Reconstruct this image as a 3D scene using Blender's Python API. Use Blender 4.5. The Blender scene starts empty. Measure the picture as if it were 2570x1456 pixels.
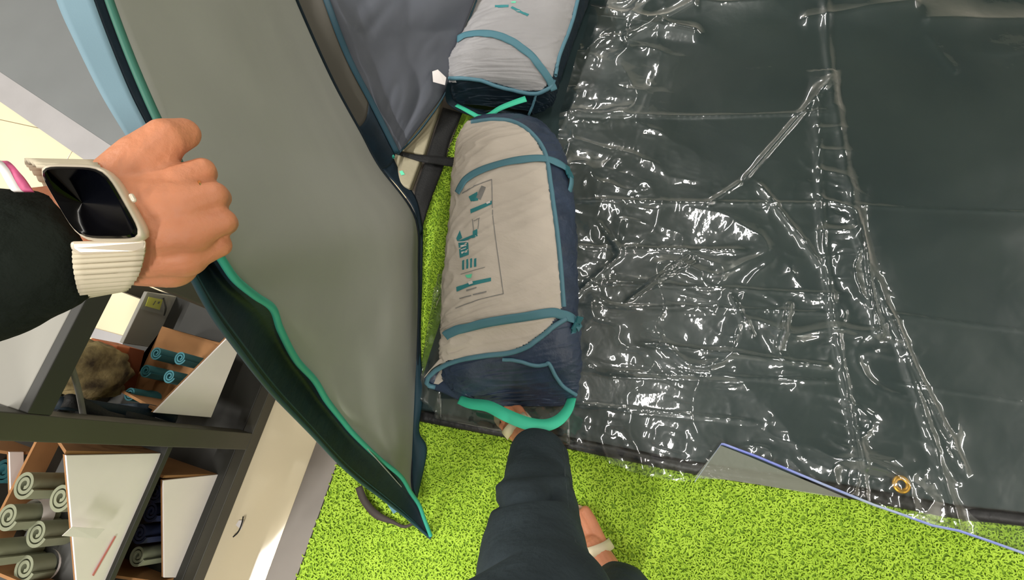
import bpy, bmesh, math, random
import numpy as np
from mathutils import Vector, Matrix
from mathutils.bvhtree import BVHTree

random.seed(7)
rng = np.random.default_rng(7)
S = bpy.context.scene
C = S.collection

# ---------------------------------------------------------------- camera
F, CX, CY, H = 1350.0, 1285.0, 728.0, 1.45
def cdir(u, v): return np.array([u - CX, -(v - CY), -F])
_d = cdir(1450, 1160); _d /= np.linalg.norm(_d)
ZW = -_d
YW = np.cross(np.cross(cdir(850, 1160), cdir(745, 1456)), ZW); YW /= np.linalg.norm(YW)
if YW[1] < 0: YW = -YW
XW = np.cross(YW, ZW)
R = np.array([XW, YW, ZW])
CAM = np.array([0, 0, H])
cam = bpy.data.objects.new('camera', bpy.data.cameras.new('camera'))
C.objects.link(cam)
M = Matrix([list(R[i]) + [CAM[i]] for i in range(3)] + [[0, 0, 0, 1]])
cam.matrix_world = M
cam.data.sensor_width = 36; cam.data.lens = 36 * F / 2570.0
cam.data.clip_start = 0.02; cam.data.clip_end = 60
S.camera = cam
S.view_settings.view_transform = 'Standard'
S.view_settings.look = 'None'
S.view_settings.gamma = 1
S.view_settings.use_curve_mapping = False
S.view_settings.exposure = 0.0

# ---------------------------------------------------------------- world and lights
w = bpy.data.worlds.new('world'); S.world = w; w.use_nodes = True
w.node_tree.nodes['Background'].inputs[0].default_value = (1.0, 0.95, 0.88, 1)
w.node_tree.nodes['Background'].inputs[1].default_value = 0.3
def area(name, loc, sx, sy, power, col=(1.0, 0.965, 0.91)):
    l = bpy.data.lights.new(name, 'AREA'); l.shape = 'RECTANGLE'; l.size = sx; l.size_y = sy
    l.energy = power; l.color = col
    o = bpy.data.objects.new(name, l); o.location = loc; C.objects.link(o); return o
CEIL = 3.3
for (lx, ly, pw) in [(-2.35, -1.5, 92), (-2.35, 0.4, 66), (0.4, 1.3, 22),
                     (0.5, -2.1, 80), (1.1, -0.95, 18), (4.2, -1.6, 50), (4.2, 0.6, 34), (4.2, 2.8, 26), (-1.0, 4.4, 40)]:  # the weakest tube is an added light, for extra glints on the film
    area('tube_and_glint_light', (lx, ly, CEIL - 0.12), 0.07, 1.5, pw)

# ---------------------------------------------------------------- helpers
def P(u, v, d):                      # point at depth d along the lens axis
    return CAM + R @ (cdir(u, v) * (d / F))
def ray(u, v):
    r = R @ cdir(u, v); return r / np.linalg.norm(r)
def PZ(u, v, z=0.0):
    r = ray(u, v); return CAM + r * ((z - H) / r[2])
def PX(u, v, x):
    r = ray(u, v); return CAM + r * (x / r[0])
def proj(p):
    q = (np.asarray(p) - CAM) @ R
    return np.stack([CX + F * q[..., 0] / -q[..., 2], CY - F * q[..., 1] / -q[..., 2]], -1)

def srgb(r, g, b):
    def f(c):
        c /= 255.0
        return c / 12.92 if c <= 0.04045 else ((c + 0.055) / 1.055) ** 2.4
    return (f(r), f(g), f(b), 1)

def mat(name, col, rough=0.6, metal=0.0, spec=0.5, var=0.0, vscale=8, bump=0.0, bscale=40, coat=0.0,
        sheen=0.0, sss=0.0, col2=None, emit=None, weave=0, stretch=None):
    m = bpy.data.materials.new(name); m.use_nodes = True
    nt = m.node_tree; b = nt.nodes['Principled BSDF']
    b.inputs['Base Color'].default_value = col
    b.inputs['Roughness'].default_value = rough
    b.inputs['Metallic'].default_value = metal
    b.inputs['Specular IOR Level'].default_value = spec
    b.inputs['Coat Weight'].default_value = coat
    b.inputs['Sheen Weight'].default_value = sheen
    if sss:
        b.inputs['Subsurface Weight'].default_value = sss
        b.inputs['Subsurface Radius'].default_value = (0.01, 0.004, 0.002)
    if emit:
        b.inputs['Emission Color'].default_value = col; b.inputs['Emission Strength'].default_value = emit
    tc = nt.nodes.new('ShaderNodeTexCoord'); vec = tc.outputs['Object']
    if stretch:
        mp = nt.nodes.new('ShaderNodeMapping'); mp.inputs['Scale'].default_value = stretch
        nt.links.new(vec, mp.inputs[0]); vec = mp.outputs[0]
    if var or col2:
        n = nt.nodes.new('ShaderNodeTexNoise'); n.inputs['Scale'].default_value = vscale; n.inputs['Detail'].default_value = 4
        nt.links.new(vec, n.inputs['Vector'])
        rp = nt.nodes.new('ShaderNodeValToRGB')
        c2 = col2 or tuple(min(1, c * (1 + var)) for c in col[:3]) + (1,)
        c1 = col if col2 else tuple(c * (1 - var) for c in col[:3]) + (1,)
        rp.color_ramp.elements[0].position = 0.35; rp.color_ramp.elements[1].position = 0.65
        rp.color_ramp.elements[0].color = c1; rp.color_ramp.elements[1].color = c2
        nt.links.new(n.outputs[0], rp.inputs[0]); nt.links.new(rp.outputs[0], b.inputs['Base Color'])
    last = None
    if bump:
        n2 = nt.nodes.new('ShaderNodeTexNoise'); n2.inputs['Scale'].default_value = bscale; n2.inputs['Detail'].default_value = 5
        nt.links.new(vec, n2.inputs['Vector'])
        bp = nt.nodes.new('ShaderNodeBump'); bp.inputs['Strength'].default_value = bump; bp.inputs['Distance'].default_value = 0.01
        nt.links.new(n2.outputs[0], bp.inputs['Height']); nt.links.new(bp.outputs[0], b.inputs['Normal']); last = bp
    if weave:
        wv = nt.nodes.new('ShaderNodeTexChecker'); wv.inputs['Scale'].default_value = weave
        nt.links.new(tc.outputs['Object'], wv.inputs['Vector'])
        bp2 = nt.nodes.new('ShaderNodeBump'); bp2.inputs['Strength'].default_value = 0.25; bp2.inputs['Distance'].default_value = 0.001
        nt.links.new(wv.outputs['Fac'], bp2.inputs['Height'])
        if last: nt.links.new(last.outputs[0], bp2.inputs['Normal'])
        nt.links.new(bp2.outputs[0], b.inputs['Normal'])
    return m

MT = {}
MT['cream'] = mat('glossy cream tile', srgb(232, 218, 186), 0.16, spec=0.6, var=0.05, vscale=2)
MT['grout'] = mat('tile joint', srgb(120, 105, 85), 0.8)
MT['greyfloor'] = mat('grey vinyl floor', srgb(120, 124, 126), 0.45, var=0.05, vscale=3)
MT['lighttrim'] = mat('light grey trim', srgb(168, 166, 168), 0.4, var=0.04)
MT['trim'] = mat('grey brown edge strip', srgb(124, 116, 108), 0.5, var=0.06)
MT['turfbase'] = mat('turf backing', srgb(122, 160, 42), 0.9, col2=srgb(142, 180, 52), vscale=120, bump=0.6, bscale=300)
MT['turf'] = mat('turf loops', srgb(158, 196, 52), 0.6, spec=0.3, col2=srgb(178, 214, 66), vscale=25)
MT['tarp'] = mat('dark green tarpaulin', srgb(40, 57, 60), 0.36, spec=0.5, col2=srgb(50, 65, 66), vscale=4, bump=0.12, bscale=22)
MT['tarpblack'] = mat('black tarpaulin hem', srgb(24, 24, 26), 0.4, bump=0.2, bscale=40)
MT['brass'] = mat('yellow brass', srgb(200, 150, 40), 0.3, metal=0.7)
MT['tentgrey'] = mat('grey tent fabric', srgb(162, 163, 158), 0.75, spec=0.25, var=0.035, vscale=5, bump=0.25, bscale=7, weave=1400)
MT['tentblue'] = mat('blue grey tent fabric', srgb(86, 90, 100), 0.5, spec=0.35, var=0.10, vscale=4, bump=0.3, bscale=9)
MT['navy'] = mat('navy fabric', srgb(14, 32, 44), 0.6, spec=0.3, var=0.15, vscale=20, bump=0.25, bscale=30)
MT['navyteal'] = mat('dark teal tape', srgb(26, 62, 76), 0.6, weave=900)
MT['paleblue'] = mat('pale blue border', srgb(112, 142, 156), 0.7, weave=900)
MT['black'] = mat('black webbing', srgb(14, 15, 16), 0.7, bump=0.2, bscale=200)
MT['mesh'] = mat('brown grey netting', srgb(72, 69, 62), 0.8, weave=1500)
MT['piping'] = mat('green teal piping', srgb(52, 166, 144), 0.55)
MT['darkgreen'] = mat('dark green piping', srgb(40, 100, 84), 0.6)
MT['bagbeige'] = mat('beige bag fabric', srgb(212, 201, 189), 0.55, spec=0.35, var=0.04, vscale=9, bump=0.9, bscale=9, stretch=(1, 2.2, 1))
MT['baggrey'] = mat('light grey bag fabric', srgb(166, 165, 168), 0.5, spec=0.4, var=0.05, vscale=9, bump=0.6, bscale=16)
MT['bagnavy'] = mat('navy bag fabric', srgb(50, 64, 88), 0.42, spec=0.5, var=0.2, vscale=12, bump=0.7, bscale=20)
MT['strap'] = mat('steel blue strap', srgb(84, 134, 150), 0.6, weave=1100)
MT['bpiping'] = mat('steel blue piping', srgb(90, 136, 154), 0.5)
MT['mint'] = mat('mint handle', srgb(74, 222, 180), 0.55, weave=900)
MT['print'] = mat('teal print', srgb(52, 136, 142), 0.6)
MT['printgrey'] = mat('grey print', srgb(140, 138, 136), 0.6)
MT['printmint'] = mat('mint print', srgb(110, 230, 185), 0.6)
MT['buckle'] = mat('teal plastic buckle', srgb(46, 110, 122), 0.35)
MT['skin'] = mat('skin', srgb(208, 138, 102), 0.5, spec=0.4, var=0.06, vscale=30, bump=0.15, bscale=160, sss=0.15)
MT['denim'] = mat('dark denim', srgb(54, 64, 70), 0.8, spec=0.2, var=0.22, vscale=9, bump=0.35, bscale=60, weave=1500)
MT['stitch'] = mat('denim seam', srgb(74, 84, 90), 0.8)
MT['knit'] = mat('black green knit', srgb(26, 31, 27), 0.95, spec=0.1, var=0.2, vscale=14, bump=0.5, bscale=60)
MT['sandal'] = mat('cream sandal strap', srgb(226, 212, 180), 0.5)
MT['hair'] = mat('dark hair', srgb(45, 32, 26), 0.6, bump=0.5, bscale=90)
MT['screen'] = mat('black glass screen', srgb(4, 5, 12), 0.12, spec=0.3)
MT['case'] = mat('pale aluminium case', srgb(222, 210, 190), 0.35, metal=0.25)
MT['band'] = mat('ribbed cream strap', srgb(198, 188, 164), 0.75, weave=1500)
MT['pink'] = mat('pink bracelet', srgb(214, 92, 140), 0.6, var=0.3, vscale=60)
MT['gold'] = mat('gold ring', srgb(235, 205, 140), 0.2, metal=1.0)
MT['rack'] = mat('black powder coated steel', srgb(62, 60, 52), 0.5, var=0.08, vscale=6)
MT['rackdark'] = mat('dark rack steel', srgb(42, 42, 38), 0.55, var=0.08, vscale=6)
MT['rackgrey'] = mat('grey steel panel', srgb(142, 140, 132), 0.5, var=0.04, vscale=3)
MT['carton'] = mat('brown cardboard', srgb(152, 108, 66), 0.85, var=0.08, vscale=12)
MT['whitecard'] = mat('white card face', srgb(240, 232, 230), 0.6, var=0.02)
MT['tealfoam'] = mat('teal foam', srgb(52, 116, 126), 0.7, var=0.08, vscale=20)
MT['sage'] = mat('sage green foam', srgb(130, 134, 110), 0.7, var=0.07, vscale=20)
MT['bluefoam'] = mat('dark blue foam', srgb(34, 42, 70), 0.6, var=0.15, vscale=20)
MT['orange'] = mat('orange brown card', srgb(176, 96, 54), 0.7, var=0.1)
MT['camo'] = mat('olive brown pattern', srgb(56, 44, 28), 0.9, col2=srgb(150, 134, 92), vscale=22, bump=0.7, bscale=40)
MT['paper'] = mat('white paper', srgb(232, 226, 224), 0.6)
MT['yellow'] = mat('yellow price card', srgb(252, 252, 24), 0.6)
MT['ink'] = mat('dark ink', srgb(60, 60, 20), 0.7)
MT['red'] = mat('red line', srgb(206, 120, 116), 0.6)
MT['wall'] = mat('painted wall', srgb(200, 196, 186), 0.8, var=0.02)
MT['ceiling'] = mat('shop ceiling', srgb(128, 121, 107), 0.9, var=0.04)

def clearmat(name, tint, gl, rough, milky=0.0, bumps=(0.35, 55, 0.25, 160)):
    m = bpy.data.materials.new(name); m.use_nodes = True; nt = m.node_tree; nt.nodes.clear()
    out = nt.nodes.new('ShaderNodeOutputMaterial')
    tr = nt.nodes.new('ShaderNodeBsdfTransparent'); tr.inputs[0].default_value = tint
    g = nt.nodes.new('ShaderNodeBsdfGlossy'); g.inputs['Roughness'].default_value = rough
    g.inputs[0].default_value = (1, 1, 1, 1)
    tc = nt.nodes.new('ShaderNodeTexCoord')
    n = nt.nodes.new('ShaderNodeTexNoise'); n.inputs['Scale'].default_value = bumps[1]; n.inputs['Detail'].default_value = 3
    n2 = nt.nodes.new('ShaderNodeTexNoise'); n2.inputs['Scale'].default_value = bumps[3]; n2.inputs['Detail'].default_value = 2
    for k in (n, n2): nt.links.new(tc.outputs['Object'], k.inputs['Vector'])
    b1 = nt.nodes.new('ShaderNodeBump'); b1.inputs['Strength'].default_value = bumps[0]; b1.inputs['Distance'].default_value = 0.004
    b2 = nt.nodes.new('ShaderNodeBump'); b2.inputs['Strength'].default_value = bumps[2]; b2.inputs['Distance'].default_value = 0.0015
    nt.links.new(n.outputs[0], b1.inputs['Height']); nt.links.new(n2.outputs[0], b2.inputs['Height'])
    nt.links.new(b1.outputs[0], b2.inputs['Normal']); nt.links.new(b2.outputs[0], g.inputs['Normal'])
    lw = nt.nodes.new('ShaderNodeFresnel'); lw.inputs['IOR'].default_value = 1.5
    nt.links.new(b2.outputs[0], lw.inputs['Normal'])
    ge = nt.nodes.new('ShaderNodeNewGeometry'); io = nt.nodes.new('ShaderNodeMath'); io.operation = 'MULTIPLY_ADD'
    io.inputs[1].default_value = 1 / 1.5 - 1.5; io.inputs[2].default_value = 1.5
    nt.links.new(ge.outputs['Backfacing'], io.inputs[0]); nt.links.new(io.outputs[0], lw.inputs['IOR'])
    mu = nt.nodes.new('ShaderNodeMath'); mu.operation = 'MULTIPLY'; mu.inputs[1].default_value = gl; mu.use_clamp = True
    nt.links.new(lw.outputs[0], mu.inputs[0])
    mx = nt.nodes.new('ShaderNodeMixShader')
    nt.links.new(mu.outputs[0], mx.inputs[0])
    g2_ = nt.nodes.new('ShaderNodeBsdfGlossy'); g2_.inputs['Roughness'].default_value = 0.34
    nt.links.new(b2.outputs[0], g2_.inputs['Normal'])
    mg = nt.nodes.new('ShaderNodeMixShader'); mg.inputs[0].default_value = 0.28
    nt.links.new(g.outputs[0], mg.inputs[1]); nt.links.new(g2_.outputs[0], mg.inputs[2])
    first = tr
    if milky:
        df = nt.nodes.new('ShaderNodeBsdfDiffuse'); df.inputs[0].default_value = (0.55, 0.58, 0.46, 1)
        mm = nt.nodes.new('ShaderNodeMixShader'); mm.inputs[0].default_value = milky
        nt.links.new(tr.outputs[0], mm.inputs[1]); nt.links.new(df.outputs[0], mm.inputs[2]); first = mm
    nt.links.new(first.outputs[0], mx.inputs[1]); nt.links.new(mg.outputs[0], mx.inputs[2])
    nt.links.new(mx.outputs[0], out.inputs[0])
    return m
MT['film'] = clearmat('clear plastic film', (0.93, 0.95, 0.94, 1), 2.9, 0.07, bumps=(0.3, 24, 0.08, 80))
MT['filmflap'] = clearmat('film with painted sheen', (0.9, 0.92, 0.9, 1), 1.4, 0.15, milky=0.33)
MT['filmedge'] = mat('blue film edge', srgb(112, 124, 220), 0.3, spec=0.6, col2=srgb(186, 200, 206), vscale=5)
MT['clearpvc'] = clearmat('clear price sleeve', (0.9, 0.9, 0.92, 1), 2.2, 0.1, milky=0.1)

def tag(o, label=None, cat=None, group=None, kind=None):
    if label: o['label'] = label
    if cat: o['category'] = cat
    if group: o['group'] = group
    if kind: o['kind'] = kind
    return o
def link(o, parent=None):
    C.objects.link(o)
    if parent is not None:
        o.parent = parent
        o.matrix_parent_inverse = Matrix.Translation(-world_loc(parent))
    return o
def world_loc(o):
    return Vector(o['_loc']) if '_loc' in o else Vector((0, 0, 0))
LOCS = {}
def world_loc(o): return LOCS.get(o.name, Vector((0, 0, 0)))
def empty(name, loc, label, cat, group=None):
    o = bpy.data.objects.new(name, None); o.location = Vector(loc); C.objects.link(o)
    o.empty_display_size = 0.05
    LOCS[o.name] = Vector(loc)
    return tag(o, label, cat, group)
def mk(name, vs, fs, m, parent=None, smooth=True):
    me = bpy.data.meshes.new(name)
    me.from_pydata([tuple(map(float, p)) for p in vs], [], [tuple(map(int, f)) for f in fs]); me.update()
    me.materials.append(m)
    if smooth: me.polygons.foreach_set('use_smooth', [True] * len(me.polygons))
    o = bpy.data.objects.new(name, me)
    return link(o, parent)
def mknp(name, V, Fq, m, parent=None, smooth=True):          # fast: V (n,3), Fq (k,4)
    me = bpy.data.meshes.new(name); V = np.asarray(V, np.float32); Fq = np.asarray(Fq, np.int32)
    me.vertices.add(len(V)); me.vertices.foreach_set('co', V.ravel())
    k = Fq.shape[1]
    me.loops.add(Fq.size); me.loops.foreach_set('vertex_index', Fq.ravel())
    me.polygons.add(len(Fq)); me.polygons.foreach_set('loop_start', np.arange(len(Fq), dtype=np.int32) * k)
    me.polygons.foreach_set('loop_total', np.full(len(Fq), k, np.int32))
    me.update(calc_edges=True); me.validate()
    if smooth: me.polygons.foreach_set('use_smooth', np.ones(len(Fq), bool))
    me.materials.append(m)
    return link(bpy.data.objects.new(name, me), parent)
def gridfaces(n, k, wrap=False):
    fs = []
    for i in range(n - 1):
        for j in range(k if wrap else k - 1):
            fs.append((i * k + j, (i + 1) * k + j, (i + 1) * k + (j + 1) % k, i * k + (j + 1) % k))
    return fs
def merge(parts):                   # list of (verts, faces)
    V, Fs = [], []
    for v, f in parts:
        b = len(V); V += [np.asarray(p, float) for p in v]; Fs += [tuple(i + b for i in q) for q in f]
    return V, Fs
def spline(pts, n):                 # Catmull-Rom through points of any dimension
    p = np.asarray(pts, float); m = len(p)
    if m == 2: return np.linspace(p[0], p[1], n)
    q = np.vstack([2 * p[0] - p[1], p, 2 * p[-1] - p[-2]])
    out = []
    for t in np.linspace(0, m - 1, n):
        i = min(int(t), m - 2); f = t - i
        a, b, c, d = q[i], q[i + 1], q[i + 2], q[i + 3]
        out.append(0.5 * (2 * b + (c - a) * f + (2 * a - 5 * b + 4 * c - d) * f * f + (3 * b - 3 * c + d - a) * f ** 3))
    return np.array(out)
def nrm(v):
    v = np.asarray(v, float); return v / (np.linalg.norm(v) + 1e-12)
def tube_g(pts, r, seg=8, caps=True):
    p = np.asarray(pts, float); n = len(p)
    rr = np.full(n, r) if np.isscalar(r) else np.asarray(r)
    V, up = [], None
    for i in range(n):
        t = nrm(p[min(i + 1, n - 1)] - p[max(i - 1, 0)])
        if up is None: up = nrm(np.cross(t, [0.3, 0.2, 1.0]))
        up = nrm(up - t * up.dot(t)); s = np.cross(t, up)
        for j in range(seg):
            a = 2 * math.pi * j / seg
            V.append(p[i] + rr[i] * (math.cos(a) * up + math.sin(a) * s))
    fs = gridfaces(n, seg, True)
    if caps: fs += [tuple(range(seg))[::-1], tuple(range((n - 1) * seg, n * seg))]
    return V, fs
def tube(name, pts, r, m, parent=None, seg=8):
    return mk(name, *tube_g(pts, r, seg), m, parent)
def box_g(lo, hi):
    x0, y0, z0 = lo; x1, y1, z1 = hi
    V = [(x0, y0, z0), (x1, y0, z0), (x1, y1, z0), (x0, y1, z0), (x0, y0, z1), (x1, y0, z1), (x1, y1, z1), (x0, y1, z1)]
    return V, [(0, 3, 2, 1), (4, 5, 6, 7), (0, 1, 5, 4), (1, 2, 6, 5), (2, 3, 7, 6), (3, 0, 4, 7)]
def bevel(o, wd=0.003, seg=2):
    b = o.modifiers.new('bevel', 'BEVEL'); b.width = wd; b.segments = seg; b.limit_method = 'ANGLE'
    return o
def box(name, lo, hi, m, parent=None, bev=0.002):
    o = mk(name, *box_g(lo, hi), m, parent, smooth=False)
    if bev: bevel(o, bev)
    return o
def prism_g(poly, off):
    a = [np.asarray(p, float) for p in poly]; n = len(a); b = [p + np.asarray(off) for p in a]
    return a + b, [tuple(range(n)), tuple(range(2 * n - 1, n - 1, -1))] + [(i, n + i, n + (i + 1) % n, (i + 1) % n) for i in range(n)]
def prism(name, poly, off, m, parent=None, bev=0.0):
    o = mk(name, *prism_g(poly, off), m, parent, smooth=False)
    if bev: bevel(o, bev)
    return o
def sheet(name, grid, m, parent=None, thick=0.0015):
    g = np.asarray(grid); n, k = g.shape[:2]
    o = mk(name, g.reshape(-1, 3), gridfaces(n, k), m, parent)
    if thick:
        s = o.modifiers.new('thickness', 'SOLIDIFY'); s.thickness = thick; s.offset = 0
    return o
def loft2(A, B, n, k, bulge=None):   # sheet between two guide curves of 3-D points
    a, b = spline(A, n), spline(B, n)
    t = np.linspace(0, 1, k)[None, :, None]
    g = a[:, None] * (1 - t) + b[:, None] * t
    if bulge is not None: g = g + bulge(np.linspace(0, 1, n)[:, None], np.linspace(0, 1, k)[None, :])
    return g
# value noise
def vnoise(x, y, seed=0):
    xi, yi = np.floor(x).astype(np.int64), np.floor(y).astype(np.int64)
    fx, fy = x - xi, y - yi
    fx, fy = fx * fx * (3 - 2 * fx), fy * fy * (3 - 2 * fy)
    def h(a, b):
        n = (a * 374761393 + b * 668265263 + seed * 974711) & 0xffffffff
        n = ((n ^ (n >> 13)) * 1274126177) & 0xffffffff
        return ((n ^ (n >> 16)) & 0xffff) / 32767.5 - 1
    return (h(xi, yi) * (1 - fx) + h(xi + 1, yi) * fx) * (1 - fy) + (h(xi, yi + 1) * (1 - fx) + h(xi + 1, yi + 1) * fx) * fy
def inpoly(pts, poly):
    x, y = pts[..., 0], pts[..., 1]; c = np.zeros(x.shape, bool); n = len(poly)
    for i in range(n):
        x1, y1 = poly[i]; x2, y2 = poly[(i + 1) % n]
        if y1 == y2: continue
        k = ((y1 > y) != (y2 > y)) & (x < (x2 - x1) * (y - y1) / (y2 - y1) + x1)
        c ^= k
    return c
def linedist(pts, a, b):             # distance in px to segment + param
    a, b = np.array(a, float), np.array(b, float); d = b - a
    t = np.clip(((pts - a) @ d) / d.dot(d), 0, 1)
    return np.linalg.norm(pts - (a + t[..., None] * d), axis=-1), t

# ---------------------------------------------------------------- room shell
def slab(name, x0, x1, y0, y1, z0, z1, m, parent=None, kind='structure', bev=0.0):
    o = box(name, (x0, y0, z0), (x1, y1, z1), m, parent, bev)
    if parent is None: o['kind'] = kind
    return o
X0, X1, Y0, Y1 = -4.6, 4.6, -3.6, 5.0
fl = slab('floor', X0, X1, Y0, Y1, -0.06, -0.010, MT['grout'])
TW = 0.62
ty = Y0
ix = 0
for i in range(9):
    xa = -0.692 - (i + 1) * TW
    if xa < X0: break
    for j in range(9):
        ya = -1.9 + j * TW - (0.25 * (i % 2))
        if ya > 1.6: continue
        o = slab('floor_tile', xa + 0.0012, xa + TW - 0.0012, ya + 0.0012, ya + TW - 0.0012, -0.011, -0.001, MT['cream'], fl, bev=0.001)
slab('trim_1', -0.690, -0.614, Y0, Y1, -0.010, 0.004, MT['trim'])
# far grey floor zone with its light border strip
a, b, c_, d = PZ(-40, 154), PZ(420, 460), PZ(420, 520), PZ(-40, 231)
dirv = nrm(b - a); far = np.array([-dirv[1], dirv[0], 0]); far = far if far[1] > 0 else -far
A0, B0 = a - dirv * 1.5, a + dirv * 1.1
wd = abs(np.dot(PZ(0, 255) - a, far))
prism('trim_2', [A0 + [0, 0, 0.001], B0 + [0, 0, 0.001], B0 - far * wd + [0, 0, 0.001], A0 - far * wd + [0, 0, 0.001]], (0, 0, 0.004), MT['lighttrim'])['kind'] = 'structure'
prism('trim_3', [A0 + [0, 0, 0.0005], B0 + [0, 0, 0.0005], B0 + far * 2.6 + [0, 0, 0.0005], A0 + far * 2.6 + [0, 0, 0.0005]], (0, 0, 0.003), MT['greyfloor'])['kind'] = 'structure'
# near strip seen through the rack
a = PZ(195, 812); b = PZ(325, 848); dv = nrm(b - a); nv = np.array([-dv[1], dv[0], 0]); nv = nv if nv[1] < 0 else -nv
wd = abs(np.dot(PZ(190, 836) - a, nv)); A0 = a - dv * 1.2; B0 = a + dv * 0.45
prism('trim_4', [A0 + [0, 0, 0.001], B0 + [0, 0, 0.001], B0 + nv * wd + [0, 0, 0.001], A0 + nv * wd + [0, 0, 0.001]], (0, 0, 0.003), MT['lighttrim'])['kind'] = 'structure'
slab('wall_left', X0 - 0.1, X0, Y0, Y1, -0.05, CEIL, MT['wall'])
slab('wall_right', X1, X1 + 0.1, Y0, Y1, -0.05, CEIL, MT['wall'])
slab('wall_front', X0, X1, Y1, Y1 + 0.1, -0.05, CEIL, MT['wall'])
slab('wall_back', X0, X1, Y0 - 0.1, Y0, -0.05, CEIL, MT['wall'])
slab('ceiling', X0, X1, Y0, Y1, CEIL, CEIL + 0.1, MT['ceiling'])

# ---------------------------------------------------------------- turf
TB = PZ(1050, 1058); TC = PZ(2570, 1320)
tdir = nrm(TC - TB)
turf = empty('artificial_turf', (0, 0, 0), 'bright lime green loop pile turf mat covering the shop floor', 'turf')
box('backing', (-0.612, -1.6, -0.010), (3.2, 3.4, 0.002), MT['turfbase'], turf, 0)
tarp_poly = [(1052, 1056), (1200, 1085), (1450, 1130), (1760, 1192), (2100, 1245), (2400, 1300), (2570, 1320), (2900, 1370), (3600, 1400), (3600, -900), (1300, -900),
             (1180, 0), (1150, 420), (1110, 700), (1062, 900)]
def turf_curls(region, step, zt=0.006):
    xs = np.arange(region[0], region[1], step); ys = np.arange(region[2], region[3], step)
    gx, gy = np.meshgrid(xs, ys); gx = gx.ravel(); gy = gy.ravel(); n = len(gx)
    gx = gx + rng.uniform(-.5, .5, n) * step * 1.3; gy = gy + rng.uniform(-.5, .5, n) * step * 1.3
    k = (gx > -0.609)
    # not where the tarpaulin hides it
    rel = (np.stack([gx, gy], 1) - TB[:2]); side = rel @ np.array([-tdir[1], tdir[0]])
    k &= ~((side > 0.008) & inpoly(proj(np.stack([gx, gy, np.zeros(n)], -1)), tarp_poly))
    gx, gy = gx[k], gy[k]; n = len(gx)
    a = rng.uniform(0, 2 * math.pi, n); turn = rng.uniform(1.2, 3.6, n) * rng.choice([-1, 1], n)
    L = rng.uniform(.009, .016, n); wdt = rng.uniform(.0011, .0019, n)
    seg = 4; px, py = gx.copy(), gy.copy(); V = []
    for s in range(seg + 1):
        t = s / seg; ang = a + turn * t
        z = zt * (0.25 + 1.0 * np.sin(math.pi * (0.12 + 0.8 * t))) + rng.uniform(0, .0006, n)
        nx, ny = -np.sin(ang), np.cos(ang); tilt = rng.uniform(-.0006, .0006, n)
        V.append(np.stack([px + nx * wdt, py + ny * wdt, z + tilt], 1)); V.append(np.stack([px - nx * wdt, py - ny * wdt, z - tilt], 1))
        px = px + np.cos(ang) * L / seg; py = py + np.sin(ang) * L / seg
    V = np.stack(V, 1)                       # n, 2(seg+1), 3
    base = (np.arange(n) * 2 * (seg + 1))[:, None]
    Fq = np.concatenate([base + np.array([[2 * s, 2 * s + 1, 2 * s + 3, 2 * s + 2]]) for s in range(seg)], 0)
    return V.reshape(-1, 3), Fq
V1, F1 = turf_curls((-0.612, 1.25, -0.62, 0.32), 0.0052)
o = mknp('pile', V1, F1, MT['turf'], turf); o['kind'] = 'stuff'
V1, F1 = turf_curls((-0.612, -0.32, 0.32, 1.5), 0.0066)
o = mknp('pile', V1, F1, MT['turf'], turf); o['kind'] = 'stuff'

# ---------------------------------------------------------------- tarpaulin and clear film
st = 0.0042
gx = np.arange(-0.46, 1.75, st); gy = np.arange(-0.12, 2.2, st)
GX, GY = np.meshgrid(gx, gy, indexing='ij')
UV = proj(np.stack([GX, GY, np.full_like(GX, 0.01)], -1))
U_, V_ = UV[..., 0], UV[..., 1]
def crease(a, b, wpx, h):
    dd, t = linedist(UV, a, b)
    return h * (0.4 * np.exp(-(dd / wpx) ** 2) + 0.9 * np.exp(-dd / (wpx * 0.55))) * np.clip(np.minimum(t, 1 - t) * 12 + 0.25, 0, 1)
def band(x, lo, hi, s): return 1 / (1 + np.exp(-(x - lo) / s)) * 1 / (1 + np.exp((x - hi) / s))
lineB = np.interp(V_, [0, 200, 600, 800, 1000, 1290, 1500], [2060, 2085, 2150, 2230, 2300, 2390, 2460])
lineA = np.interp(V_, [0, 300, 600, 870, 1130, 1500], [2030, 2050, 2060, 2100, 2150, 2200])
def ridged(x, y, s):
    return (1 - np.abs(vnoise(x, y, s))) ** 3
wx = GX + 0.03 * vnoise(GX * 9, GY * 9, 3); wy = GY + 0.03 * vnoise(GX * 9, GY * 9, 4)
tarp_h = 0.010 + 0.004 * vnoise(GX * 4, GY * 4, 1) + 0.002 * vnoise(GX * 11, GY * 13, 2)
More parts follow.
